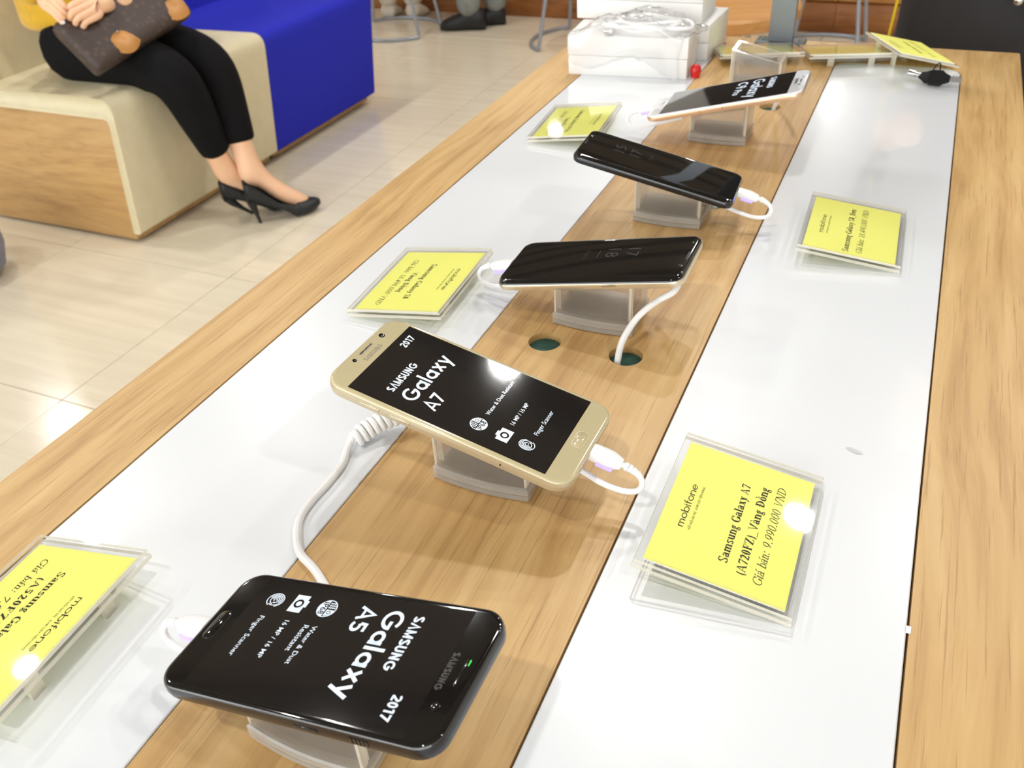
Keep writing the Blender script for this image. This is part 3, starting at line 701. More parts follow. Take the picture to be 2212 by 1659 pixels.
# ------------------------------------------------------------------ phones
def phone_matrix(pos, top, nrm):
    top = Vector(top).normalized(); nrm = Vector(nrm); nrm = (nrm - top * nrm.dot(top)).normalized()
    rt = top.cross(nrm)
    return Matrix(((rt.x, top.x, nrm.x, pos[0]), (rt.y, top.y, nrm.y, pos[1]), (rt.z, top.z, nrm.z, pos[2]), (0, 0, 0, 1)))
def mm(*a): return tuple(x / 1000 for x in a)
def body(e, W, L_, T, r, mat, glassmat, curved=0.0, edge=None):
    """frame with rounded sides and a front glass that rolls over at its rim; front face at z=0"""
    sg = 8
    prof = [(1.6, -T), (0.5, -T + 0.5), (0.0, -T * 0.62), (0.0, -T * 0.42), (0.25, -1.5 if not curved else -T * .36)]
    lo = [rrect((W - 2 * i) / 1000, (L_ - 2 * i) / 1000, (r - i * 0.6) / 1000, sg, z / 1000) for i, z in prof]
    MB().loft(lo).build('frame', mat, e, sharp=50)
    if not curved:
        gp = [(0.3, -1.5), (0.5, -0.75), (1.0, -0.28), (1.8, -0.06), (2.8, 0.0)]
        lo = [rrect((W - 2 * i) / 1000, (L_ - 2 * i) / 1000, max(1.0, r - i * 0.7) / 1000, sg, z / 1000) for i, z in gp]
    else:
        lo = []
        for k in range(8):      # long sides roll over a wide strip, the ends only at the rim
            t = k / 7.0; ix = 0.3 + curved * (1 - math.cos(t * pi / 2)) ; iz = -T * .36 + T * .36 * math.sin(t * pi / 2)
            iy = 0.3 + 1.6 * t
            lo.append(rrect((W - 2 * ix) / 1000, (L_ - 2 * iy) / 1000, max(1.0, r - 0.4 * ix - .2 * iy) / 1000, sg, iz / 1000))
    MB().loft(lo).build('front_glass', glassmat, e, sharp=60)
def decal(e, ink, mat, z=0.06, name='screen_print'):
    return link(name, ink.mesh(name, z / 1000), mat, e, smooth=False)
def mm_ink(fn):
    o = Ink(); fn(o); o.v = [(a / 1000, b_ / 1000, 0) for a, b_, c in o.v]; return o
def display(e, W, H, cy=0.0, z=0.03):
    o = Ink(); o.rect(-W / 2000, (cy - H / 2) / 1000, W / 2000, (cy + H / 2) / 1000)
    return link('display', o.mesh('display', z / 1000), 'display', e, smooth=False)
def icon_print(e, cx, cy, kind):
    o = Ink()
    if kind == 'finger':
        for k, (r, a0, a1) in enumerate(((4.6, 20, 330), (3.7, -40, 250), (2.8, 60, 350), (1.9, -20, 260), (0.9, 60, 330))):
            pts = arcp(cx, cy, r * .88, r, a0, a1, 18); o.ribbon(pts, 0.5)
        nm = 'fingerprint_icon'
    elif kind == 'camera':
        pts = rrect(10.4, 7.6, 0.9, 3, 0, cx, cy - .4)
        # body as ring of quads around the lens gap
        o.rect(cx - 5.2, cy + 1.9, cx + 5.2, cy + 3.2); o.rect(cx - 5.2, cy - 4.2, cx + 5.2, cy - 2.9); o.rect(cx - 5.2, cy - 2.9, cx - 2.4, cy + 1.9); o.rect(cx + 2.4, cy - 2.9, cx + 5.2, cy + 1.9)
        o.rect(cx - 2.4, cy + 3.2, cx + 1.6, cy + 4.4)
        o.ring(cx, cy - .5, 3.4, 3.4, 0.9, 0.9)
        o.disc(cx, cy - .5, 1.5)
        nm = 'camera_icon'
    else:
        o.ring(cx, cy, 5.2, 5.2, 0.5, 0.5)
        o.poly([(cx + 4.9 * math.cos(rad(a)), cy - .35 + 4.7 * math.sin(rad(a))) for a in range(180, 361, 12)])
        for i in range(3):
            for j in range(4):
                if (j + .5) ** 2 + (i + .5) ** 2 < 16: o.disc(cx - .7 - i * 1.3, cy + .7 + j * 1.05, .46, seg=8)
        o.poly([(cx + 0.5, cy + 0.3), (cx + 4.4, cy + 0.3), (cx + 3.6, cy + 2.9), (cx + 2.2, cy + 4.1), (cx + .5, cy + 4.8)])
        nm = 'waterproof_icon'
    o.v = [(a / 1000, b_ / 1000, 0) for a, b_, c in o.v]
    ic = decal(e, o, 'display_print', 0.07, nm)
    if kind == 'ip':
        t = font_ink('IP68', 0.012); q = Ink(); put(q, t, cx - 3.6, cx + 3.6, cy - 3.4); q.v = [(a / 1000, b_ / 1000, 0) for a, b_, c in q.v]
        link('icon_lettering', q.mesh('icon_lettering', 0.11 / 1000), 'display', ic, smooth=False)
        q = Ink(); q.ribbon(arcp(cx + 2.1, cy + 2.1, .8, 1.1, 0, 360, 12), .35); q.v = [(a / 1000, b_ / 1000, 0) for a, b_, c in q.v]
        link('icon_drop', q.mesh('icon_drop', 0.11 / 1000), 'display', ic, smooth=False)
    if kind == 'camera':
        q = Ink(); q.ring(cx, cy - .5, 2.6, 2.6, .75, .75); q.v = [(a / 1000, b_ / 1000, 0) for a, b_, c in q.v]
        link('icon_lens', q.mesh('icon_lens', 0.11 / 1000), 'display', ic, smooth=False)
def model_screen(e, model, two_line):
    def f(o):
        put(o, sans_word('SΛMSUNG', .15), -24.8, 5.2, 39.0 if not two_line else 31.0, h=7.2)
        put(o, sans_word('Galaxy', .12), -25.6, 22.5, 24.5 if not two_line else 16.4, h=14.2)
        put(o, sans_word(model, .13), -25.6, -10.8, 11.0 if not two_line else 2.6, h=12.0)
        put(o, sans_word('2017', .15), 15.0, 27.6, 53.8 if not two_line else 43.2, h=6.8)
    big = mm_ink(f); decal(e, big, 'display_print', 0.07, 'model_lettering')
    def g(o):
        if two_line:
            put(o, font_ink('Water & Dust', .004), -9.8, 12.0, -15.2); put(o, font_ink('Resistant', .004), -9.4, 5.6, -20.0)
        else: put(o, font_ink('Water & Dust Resistant', .004), -10.5, 25.0, -16.6)
        put(o, font_ink('16 MP / 16 MP', .004), -10.0, 11.8, -32.4 if not two_line else -31.6)
        put(o, font_ink('Finger Scanner', .004), -10.0, 13.8, -47.6 if not two_line else -46.4)
    decal(e, mm_ink(g), 'display_print', 0.07, 'feature_lettering')
    y = -14.8; icon_print(e, -20.4, y, 'ip'); icon_print(e, -20.4, y - 16, 'camera'); icon_print(e, -20.2, y - 30.4, 'finger')
def disc_part(e, name, mat, x_, y_, r, h=0.0003, z=0.0):
    return MB().lathe([(0, z), (r / 1000, z), (r / 1000, z + h * .6), (r * .85 / 1000, z + h), (0, z + h)], 16).build(name, mat, e, loc=(x_ / 1000, y_ / 1000, 0))
def pill(e, name, mat, x_, y_, w_, h_, t=0.2, z=0.0):
    r = min(w_, h_) / 2 * .98
    lo = [rrect(w_ / 1000, h_ / 1000, r / 1000, 6, z), rrect(w_ / 1000, h_ / 1000, r / 1000, 6, z + t * .6 / 1000), rrect((w_ - .4) / 1000, (h_ - .4) / 1000, (r - .2) / 1000, 6, z + t / 1000)]
    return MB().loft(lo).build(name, mat, e, loc=(x_ / 1000, y_ / 1000, 0))
def side_button(e, side, W, y_, length, mat, T):
    x_ = side * W / 2
    return MB().box((x_ - .5) / 1000, (y_ - length / 2) / 1000, (-T * .66) / 1000, (x_ + .5) / 1000, (y_ + length / 2) / 1000, (-T * .40) / 1000).build('side_button', mat, e, bevel=0.0004)
def cut_hole(e, name, side, W, y_, T, r=0.6):
    Tm = Matrix.Translation((side * W / 2000, y_ / 1000, -T * .52 / 1000)) @ Matrix.Rotation(pi / 2, 4, 'Y')
    return MB().lathe([(0, -.00015), (r / 1000, -.00015), (r / 1000, .00015), (0, .00015)], 12, T=Tm).build(name, 'sensor', e)

# nearest phone: glossy black, lettered A5
pA5 = empty('smartphone', mat=phone_matrix((-0.1831, 0.1814, 0.8408), (0.9783, 0.0091, 0.207), (-0.2072, 0.0239, 0.978)))
tag(pA5, 'nearest phone, glossy black with a Galaxy A5 screen', 'phone', 'display phones on stands')
body(pA5, 71.4, 146.1, 7.9, 11.5, 'black_metal', 'black_gloss'); display(pA5, 64.6, 115.0)
model_screen(pA5, 'A5', True)
pill(pA5, 'home_button', 'black_gloss', -0.6, -65.5, 17.0, 6.4, .25); 
o_ = mm_ink(lambda o: o.ribbon(rrect(17.2, 6.6, 3.2, 6, 0, -.6, -65.5), .25, True)); decal(pA5, o_, 'bezel_print', .09, 'button_ring')
pill(pA5, 'earpiece', 'sensor', -0.8, 66.2, 13.5, 1.3, .15)
decal(pA5, mm_ink(lambda o: put(o, sans_word('SΛMSUNG', .17), -10.0, 9.2, 58.2, h=4.6)), 'bezel_print', .07, 'maker_lettering')
disc_part(pA5, 'front_camera', 'sensor', 16.6, 63.5, 2.0); pill(pA5, 'status_light', 'green_led', -6.0, 67.4, 3.0, .5, .25)
side_button(pA5, 1, 71.4, 12, 12, 'black_metal', 7.9)
for k in range(5): MB().box(0.0353, (34 + k * 1.9) / 1000, -.0058, .0361, (34.9 + k * 1.9) / 1000, -.0026).build('speaker_slot', 'sensor', pA5)
cut_hole(pA5, 'pin_hole', 1, 71.4, 66, 7.9, .4)

# gold phone lettered A7
pA7 = empty('smartphone', mat=phone_matrix((-0.2035, 0.3662, 0.8418), (-0.9769, 0.0215, 0.2127), (0.2129, 0.0088, 0.977)))
tag(pA7, 'gold phone with a lit Galaxy A7 screen, second from the camera', 'phone', 'display phones on stands')
body(pA7, 77.6, 156.8, 7.9, 12.0, 'gold_metal', 'gold_glass'); display(pA7, 71.0, 126.2)
model_screen(pA7, 'A7', False)
pill(pA7, 'home_button', 'gold_glass', 0.9, -69.6, 14.8, 6.6, .3)
decal(pA7, mm_ink(lambda o: o.ribbon(rrect(15.2, 7.0, 3.4, 6, 0, .9, -69.6), .35, True)), 'gold_edge', .12, 'button_ring')
pill(pA7, 'earpiece', 'bezel_print_pale', -0.1, 73.0, 14.0, 2.0, .2); pill(pA7, 'earpiece_mesh', 'sensor', -0.1, 73.0, 12.6, .9, .26)
disc_part(pA7, 'front_camera', 'sensor', 17.1, 72.3, 2.0); disc_part(pA7, 'proximity_sensor', 'sensor', -13.3, 72.6, 1.4)
decal(pA7, mm_ink(lambda o: put(o, sans_word('SΛMSUNG', .17), -9.4, 9.4, 66.3, h=4.4)), 'bezel_print_pale', .07, 'maker_lettering')
side_button(pA7, -1, 77.6, 46, 13, 'gold_edge', 7.9); side_button(pA7, -1, 77.6, 26, 13, 'gold_edge', 7.9)
cut_hole(pA7, 'pin_hole', -1, 77.6, -38, 7.9)

# thin-bezel phone with silver gold edges (17 18 on the dark screen)
pS8g = empty('smartphone', mat=phone_matrix((-0.1956, 0.5683, 0.8315), (0.98, -0.0094, 0.1989), (-0.1991, -0.045, 0.9782)))
tag(pS8g, 'dark-screened phone with silver gold edges showing 17 18, middle of the row', 'phone', 'display phones on stands')
body(pS8g, 68.1, 148.9, 8.0, 9.5, 'gold_edge', 'black_gloss', curved=5.5)
decal(pS8g, mm_ink(lambda o: (put(o, font_ink('17', -.012), -14.0, -2.0, 21.0, h=15), put(o, font_ink('18', -.012), -14.0, -1.5, 5.0, h=15))), 'display_dim', .07, 'clock_digits')
decal(pS8g, mm_ink(lambda o: (o.rect(-12, -1.6, -1, -1.0), o.ribbon(arcp(-11.3, -11.3, 1.2, 1.2, 0, 360, 10), .3), o.ribbon(arcp(-6.4, -11.3, 1.2, 1.2, 0, 360, 10), .3), o.ribbon(arcp(-1.4, -11.8, 1.2, 1.2, 0, 360, 10), .3))), 'display_dim', .07, 'notice_icons')
side_button(pS8g, 1, 68.1, 20, 11, 'chrome', 8.0)
pill(pS8g, 'earpiece', 'bezel_print', 0, 70.5, 11, 1.0, .15); disc_part(pS8g, 'front_camera', 'sensor', 15, 69, 1.8); pill(pS8g, 'status_light', 'green_led', -20.0, 69.5, .9, .9, .2)

# all-black phone (15 17)
pS8b = empty('smartphone', mat=phone_matrix((-0.1979, 0.7462, 0.8376), (-0.9745, -0.0544, 0.2177), (0.2168, 0.0216, 0.976)))
tag(pS8b, 'all-black phone with rounded screen edges, second from the far end', 'phone', 'display phones on stands')
body(pS8b, 68.1, 148.9, 8.0, 9.5, 'black_metal', 'black_gloss', curved=5.5)
decal(pS8b, mm_ink(lambda o: (put(o, font_ink('15', -.012), -1, 13.0, 34.0, h=15), put(o, font_ink('17', -.012), -1, 13.0, 19.0, h=15))), 'display_dim', .07, 'clock_digits')
decal(pS8b, mm_ink(lambda o: (o.rect(0, 10.2, 11, 10.6), o.rect(2, 8.2, 9, 8.6), o.ribbon(arcp(12, 4, 1.4, 1.4, 0, 300, 10), .3))), 'display_dim', .07, 'notice_icons')
pill(pS8b, 'earpiece', 'bezel_print', 0, 70.5, 11, 1.0, .15); disc_part(pS8b, 'front_camera', 'sensor', 15, 69, 1.8)
cut_hole(pS8b, 'pin_hole', -1, 68.1, 50, 8.0)

# farthest phone: white bezel, rose gold frame, lettered C9 Pro
pC9 = empty('smartphone', mat=phone_matrix((-0.1813, 0.9466, 0.8406), (0.9708, 0.0278, 0.2384), (-0.2383, -0.0042, 0.9712)))
tag(pC9, 'farthest phone, rose gold frame, white bezel, lit Galaxy C9 Pro screen', 'phone', 'display phones on stands')
body(pC9, 80.7, 162.9, 6.9, 11.0, 'rose_metal', 'white_glass'); display(pC9, 74.7, 132.8)
decal(pC9, mm_ink(lambda o: (put(o, sans_word('SΛMSUNG', .17), -30.3, 6.4, 41.0, h=9.0), put(o, sans_word('Galaxy', .12), -31.0, 29.3, 23.0, h=17.5),
      put(o, sans_word('C9', .15), -29.5, -8.5, 7.0, h=15), put(o, sans_word('Pro', .14), -3.5, 14.5, 7.0, h=11))), 'display_print', .07, 'model_lettering')
pill(pC9, 'home_button', 'white_glass', 0, -73.2, 16.0, 7.0, .35); decal(pC9, mm_ink(lambda o: o.ribbon(rrect(16.4, 7.4, 3.6, 6, 0, 0, -73.2), .3, True)), 'rose_metal', .12, 'button_ring')
pill(pC9, 'earpiece', 'bezel_print', 0, 75.3, 12, 1.5, .2); disc_part(pC9, 'front_camera', 'sensor', 13, 75, 1.7); disc_part(pC9, 'proximity_sensor', 'sensor', -13, 76, 1.0)
decal(pC9, mm_ink(lambda o: put(o, sans_word('SΛMSUNG', .17), -10.4, 8.9, 69.2, h=4.4)), 'bezel_print', .07, 'maker_lettering')
cut_hole(pC9, 'pin_hole', 1, 80.7, -22, 6.9); cut_hole(pC9, 'pin_hole', 1, 80.7, 2, 6.9)

# ------------------------------------------------------------------ charging leads plugged into the phones
def lead(ph, L_, T, label, dx=0.0, drop=1.0, side=-1, reach=1.0):
    e = empty('charging_lead', mat=ph.matrix_world @ Matrix.Translation((dx, -L_ / 2000, -T / 2000)))
    tag(e, label, 'cable', 'white charging leads')
    sec = [(0.0003, 5.2, 3.4), (-0.001, 5.6, 3.7), (-0.010, 5.7, 3.8), (-0.013, 5.2, 3.6), (-0.0175, 3.4, 3.0), (-0.0185, 2.9, 2.7)]
    lo = [[(a / 1000 * (abs(math.cos(t)) ** .6) * math.copysign(1, math.cos(t)), y_, b_ / 1000 * (abs(math.sin(t)) ** .6) * math.copysign(1, math.sin(t))) for t in [2 * pi * k / 24 for k in range(24)]] for y_, a, b_ in sec]
    MB().loft(lo).build('plug', 'white_plastic', e, sharp=50)
    # light window along the lower side of the plug
    MB().box(side * 0.0046 - .0012, -0.0145, -0.0040, side * 0.0046 + .0014, -0.0045, -0.0008).build('indicator_light', 'violet_led', e, bevel=0.0005)
    path = bez([(0, -0.018, 0), (0, -0.024, -0.0005), (0, -0.030, -0.003), (side * .001, -0.0330, -0.008), (side * .002, -0.0305, -0.0135), (side * .003, -0.022, -0.0165), (side * .003, -0.010, -0.017), (0, 0.005, -0.017), (0, 0.030, -0.015)], 64)
    MB().tube(path, 0.0018, 10).build('wire', 'white_plastic', e)
    for k in range(4):
        p = path[3 + k * 3]; q = path[4 + k * 3]; d = (q - p).normalized()
        MB().tube([p, p + d * 0.0021], 0.0026 - k * .0002, 12).build('strain_relief_ring', 'white_plastic', e)
    return e
bpy.context.view_layer.update()
lead(pA5, 146.1, 7.9, 'white lead plugged into the left end of the nearest black phone', side=1)
lead(pA7, 156.8, 7.9, 'white lead plugged into the gold phone beside its home button', side=-1)
lead(pS8g, 148.9, 8.0, 'white lead plugged into the phone with silver gold edges', side=1)
lead(pS8b, 148.9, 8.0, 'white lead plugged into the right end of the all-black phone', side=-1)
lead(pC9, 162.9, 6.9, 'white lead plugged into the farthest phone with white bezel', side=1)

def wire(name, pts, r, label, cat='cable', mat='white_plastic', n=60):
    P = bez(pts, n); o0 = Vector(pts[-1])
    o = MB().tube([p - o0 for p in P], r, 12).build(name, mat, loc=o0); tag(o, label, cat); return o
# coiled tether from the gold phone's stand to the nearest phone
ct = empty('coiled_cable', (-0.2850, 0.3354, TZ)); tag(ct, 'white coiled tether from under the gold phone towards the nearest phone', 'cable')
base = Vector((-0.2850, 0.3354, TZ))
A = Vector((-0.2640, 0.3880, TZ + 0.0125)); B = Vector((-0.2875, 0.3575, TZ + 0.0072))
ax_ = (B - A).normalized(); n1 = Vector((0, 0, 1)); n1 = (n1 - ax_ * n1.dot(ax_)).normalized(); n2 = ax_.cross(n1)
turns = 9; hel = []
for k in range(turns * 18 + 1):
    t = k / (turns * 18); a = 2 * pi * turns * t
    c = A + (B - A) * t + Vector((-.002, .002, 0)) * math.sin(pi * t)
    hel.append(c + (n1 * math.cos(a) + n2 * math.sin(a)) * 0.0050 - base)
MB().tube(hel, 0.0021, 8).build('coil', 'white_plastic', ct)
tail = bez([hel[-1] + base, (-0.2895, 0.3545, TZ + .0065), (-0.2885, 0.346, TZ + .003), (-0.2850, 0.3354, TZ + .0023), (-0.2840, 0.318, TZ + .0026), (-0.2845, 0.302, TZ + .0026), (-0.2830, 0.288, TZ + .0026), (-0.2775, 0.2755, TZ + .0026), (-0.2660, 0.2620, TZ + .0026), (-0.2480, 0.2525, TZ + .0026), (-0.225, 0.235, TZ + .0026), (-0.205, 0.2085, TZ + .0026)], 80)
MB().tube([p - base for p in tail], 0.0025, 10).build('straight_wire', 'white_plastic', ct)
lead_in = bez([hel[0] + base, (-0.255, 0.393, TZ + .014), (-0.240, 0.3955, TZ + .016), (-0.228, 0.394, TZ + .02)], 20)
MB().tube([p - base for p in lead_in], 0.0021, 10).build('straight_wire', 'white_plastic', ct)
wire('security_cable', [(-0.150, 0.592, TZ + .030), (-0.134, 0.574, TZ + .036), (-0.1327, 0.5572, TZ + .035), (-0.1426, 0.5480, TZ + .030), (-0.1534, 0.5344, TZ + .021), (-0.1587, 0.5180, TZ + .010), (-0.1595, 0.5100, TZ - .002), (-0.1595, 0.5095, TZ - .0046)], 0.0025, 'white cable bending from the middle phone down into a hole in the wood')
wire('security_cable', [(-0.120, 1.000, TZ + .047), (-0.128, 1.035, TZ + .034), (-0.1395, 1.062, TZ + .018), (-0.1480, 1.072, TZ + .004), (-0.1495, 1.074, TZ - .0046)], 0.0025, 'white cable bending from the farthest phone into a green hole')
wire('security_cable', [(-0.172, 0.762, TZ + .036), (-0.160, 0.776, TZ + .028), (-0.1525, 0.786, TZ + .012), (-0.1530, 0.788, TZ - .0046)], 0.0025, 'white cable dropping into a hole behind the all-black phone')

# ------------------------------------------------------------------ price tags: two clear sheets with a paper slip, propped on two feet
TW, TH = 0.112, 0.084
def logo_ink(o, u0, u1, v):
    put(o, sans_word('mobifone', .075), u0, u1, v, h=(u1 - u0) * .30)
def price_tag(lowmid, yaw, tilt, lines, label, detail=True, ink='ink', cover=True):
    """local x = reading direction, y = up the slip; the low edge lies on the table"""
    e = empty('price_tag', (lowmid[0], lowmid[1], TZ), yaw); tag(e, label, 'price tag', 'yellow price tags in clear holders')
    R_ = Matrix.Translation((0, 0, 0.0016)) @ Matrix.Rotation(rad(tilt), 4, 'X')
    def sheet(name, w_, y0, y1, z0, z1, mats=('acrylic', 'acrylic_edge', 'acrylic_inner')):
        mb = MB()
        v = [(x, y, z) for z in (z0, z1) for y in (y0, y1) for x in (-w_ / 2, w_ / 2)]
        mb.add(v, [(4, 5, 7, 6)], 0, R_); mb.add(v, [(0, 2, 3, 1)], len(mats) - 1 if len(mats) > 2 else 0, R_); mb.add(v, [(0, 1, 5, 4), (2, 6, 7, 3), (0, 4, 6, 2), (1, 3, 7, 5)], 1, R_)
        return mb.build(name, list(mats), e, smooth=False)
    sheet('back_sheet', TW, 0, TH, 0.0, 0.0026)
    if cover: sheet('front_sheet', TW - .001, 0.0005, TH - .0005, 0.0042, 0.0062, ('acrylic_cover', 'acrylic_edge', 'acrylic_inner'))
    pw, ph_ = 0.099, 0.073; y0 = (TH - ph_) / 2
    sheet('card_stack', pw + .002, y0 - .001, y0 + ph_ + .001, 0.0027, 0.0037, ('paper', 'paper_white'))  # underside coloured yellow to put a yellow glow on the table below
    slip = sheet('paper_slip', pw, y0, y0 + ph_, 0.00375, 0.0039, ('paper', 'paper_white'))
    def tx(src, u0, u1, v, hh, name, mat):
        o = Ink(); put(o, src, -pw / 2 + u0 * pw, -pw / 2 + u1 * pw, y0 + v * ph_, h=hh)
        link(name, o.mesh(name, 0.00402, R_), mat, e, smooth=False)
    if detail:
        tx(sans_word('mobifone', .07), .30, .66, .83, .0058, 'telecom_word_mark', ink)
        tx(font_ink('KẾT NỐI GIÁ TRỊ   KHƠI DẬY TIỀM NĂNG', 0.0), .30, .66, .775, .0019, 'telecom_motto', 'ink_light')
    for (txt, bold, u0, u1, v, hh) in lines:
        tx(serif_line(txt, bold), u0, u1, v, hh, 'name_line' if bold else 'price_line', ink)
    # two clear feet under the raised edge
    zt = math.sin(rad(tilt)) * TH * .9
    for sx in (-1, 1):
        MB().box(sx * .026 - .004, TH * .86, 0.0, sx * .026 + .004, TH * .86 + .003, zt + .0015).build('prop_foot', 'acrylic_edge', e, smooth=False)
    MB().box(-TW / 2 + .004, TH * .82, zt - .0045, TW / 2 - .004, TH * .86, zt - .0012).build('prop_rail', 'acrylic', e, smooth=False)
    return e
def rightyaw(d): return rad(90 + d)      # reading towards the far end
def leftyaw(d): return rad(-90 + d)
price_tag((-0.0038, 0.3655), rightyaw(0.0), 8, [('Samsung Galaxy A7', True, .16, .80, .45, .0074), ('(A720FZ)_Vàng Đồng', True, .12, .83, .31, .0074), ('Giá bán: 9.990.000 VND', False, .09, .87, .18, .0074)], 'yellow price tag for the A7, largest one, on the right white panel')
price_tag((0.0166, 0.756), rightyaw(1.6), 6, [('Samsung Galaxy S8_Đen', True, .04, .89, .51, .0074), ('Giá bán: 18.490.000 VND', False, .06, .92, .36, .0074)], 'yellow price tag halfway down the right white panel')
price_tag((-0.3842, 0.549), leftyaw(3.4), 7, [('Samsung Galaxy S8', True, .22, .82, .46, .0074), ('Vàng Đồng', True, .37, .72, .31, .0074), ('Giá bán: 18.490.000 VND', False, .15, .93, .18, .0074)], 'yellow price tag beside the middle phone, left white panel')
price_tag((-0.3945, 0.942), leftyaw(4.5), 6, [('Samsung Galaxy C9 Pro', True, .14, .88, .46, .0074), ('Vàng Hồng', True, .37, .72, .31, .0074), ('Giá bán: 11.490.000 VND', False, .15, .93, .18, .0074)], 'yellow price tag farthest along the left white panel, towards the boxes')
price_tag((-0.4110, 0.1595), leftyaw(3.6), 9.5, [('Samsung Galaxy A5', True, .16, .80, .45, .0074), ('(A520FZ)_Đen', True, .22, .74, .31, .0074), ('Giá bán: 7.990.000 VND', False, .09, .87, .18, .0074)], 'yellow price tag cut off by the left edge of the picture')
price_tag((0.0211, 1.330), rightyaw(27), 14, [('Samsung Galaxy', True, .2, .8, .46, .0074), ('Giá bán: 5.490.000 VND', False, .12, .9, .25, .0074)], 'yellow price tag at the far right end, above the keys', True, 'ink_light', cover=False)
va = math.atan2(-0.084, 0.027) - pi / 2
price_tag((-0.107, 1.337), va, 7, [('Samsung Galaxy', True, .2, .8, .46, .0074)], 'bright yellow price tag facing away at the far end of the right panel', True, 'ink_light')
price_tag((-0.223, 1.3115), va + rad(2), 7, [('Samsung Galaxy', True, .2, .8, .46, .0074)], 'yellow price tag seen through the empty clear stand', True, 'ink_light')

# ------------------------------------------------------------------ white boxes
def box(x0, y0, z0, W_, D_, H_, yaw, label):
    e = empty('phone_box', (x0, y0, z0), yaw); tag(e, label, 'box', 'white phone boxes')
    MB().box(0, 0, 0, W_, D_, H_ * .495).build('tray', 'box_white', e, bevel=.0012)
    MB().box(-.0006, -.0006, H_ * .505, W_ + .0006, D_ + .0006, H_).build('lid', 'box_white', e, bevel=.0012)
    MB().box(.002, .002, H_ * .49, W_ - .002, D_ - .002, H_ * .51).build('lid_seam', 'paper_white', e)
    return e
box(-0.4361, 1.141, TZ, 0.160, 0.082, 0.0515, rad(5.0), 'white phone box in front, under the bagged cable')
box(-0.4300, 1.247, TZ, 0.160, 0.100, 0.0475, rad(-2.0), 'white phone box at the bottom of the rear stack')
box(-0.4600, 1.240, TZ + 0.0478, 0.178, 0.095, 0.0515, rad(2.0), 'white phone box on top of the rear stack, cut by the picture edge')
# bagged cable lying on the front box
bg = empty('bagged_cable', (-0.350, 1.180, TZ + 0.0517)); tag(bg, 'coiled white cable in a crumpled clear plastic bag on the front box', 'bagged cable')
pts = []
for k in range(5 * 28 + 1):
    a = 2 * pi * k / 28; t = k / 140
    pts.append((0.052 * math.cos(a) * (1 - .18 * math.sin(t * 9)) + .004 * math.sin(3 * a + t * 4) + .010, 0.026 * math.sin(a) * (1 - .2 * math.cos(t * 7)) + .002, .004 + .011 * t + .002 * math.sin(2 * a + k * .3)))
MB().tube(pts, 0.0019, 8).build('coiled_wire', 'white_plastic', bg)
MB().tube(bez([(-.04, .0, .008), (-.036, -.012, .007), (-.031, -.022, .006)], 10), 0.0019, 8).build('wire_end', 'white_plastic', bg)
MB().box(-0.0375, -0.036, 0.0028, -0.0255, -0.022, 0.0075).build('connector', 'chrome', bg, bevel=.0008)
mb = MB(); nx, ny = 44, 34
vv = []
for j in range(ny + 1):
    for i in range(nx + 1):
        u = i / nx - .5; v = j / ny - .5
        x_ = u * .150 + .012 * math.sin(v * 5); y_ = v * .100 + .008 * math.sin(u * 7 + 1) - .006
        edge = min(1, 4.5 * (0.5 - max(abs(u), abs(v))))
        z_ = .0015 + edge * (.016 + .008 * math.cos(u * 6)) + .006 * edge * noise.noise(Vector((x_ * 55, y_ * 55, 1.7))) + .003 * noise.noise(Vector((x_ * 140, y_ * 140, 4)))
        lim = -0.030 + x_ * .087
        if y_ < lim: z_ -= (lim - y_) * 1.5; y_ = lim - .0035 - (lim - y_) * .12
        vv.append((x_, y_, max(z_, .0009) if y_ > lim - .003 else z_))
mb.add(vv, [(j * (nx + 1) + i, j * (nx + 1) + i + 1, (j + 1) * (nx + 1) + i + 1, (j + 1) * (nx + 1) + i) for j in range(ny) for i in range(nx)])
o = mb.build('plastic_bag', 'plastic_film', bg, sharp=180); so = o.modifiers.new('s', 'SOLIDIFY'); so.thickness = .0002
MB().tube([(-.076, .016, .004), (-.066, -.006, .008), (-.072, -.022, .004)], .0006, 6).build('zip_strip', 'box_pink', bg)
MB().tube([(.036, .046, .012), (.030, .036, .017), (.041, .032, .016)], .0006, 6).build('zip_strip', 'box_pink', bg)
# red cap
rc = empty('red_cap', (-0.2682, 1.1690, TZ)); tag(rc, 'small round red cap standing beside the front white box', 'cap')
MB().lathe([(0, 0), (.0056, 0), (.0062, .001), (.0060, .0025), (.0064, .004), (.0072, .0075), (.0073, .0105), (.0062, .0140), (.0036, .0162), (0, .0168)], 20).build('cap_body', 'red_plastic', rc)
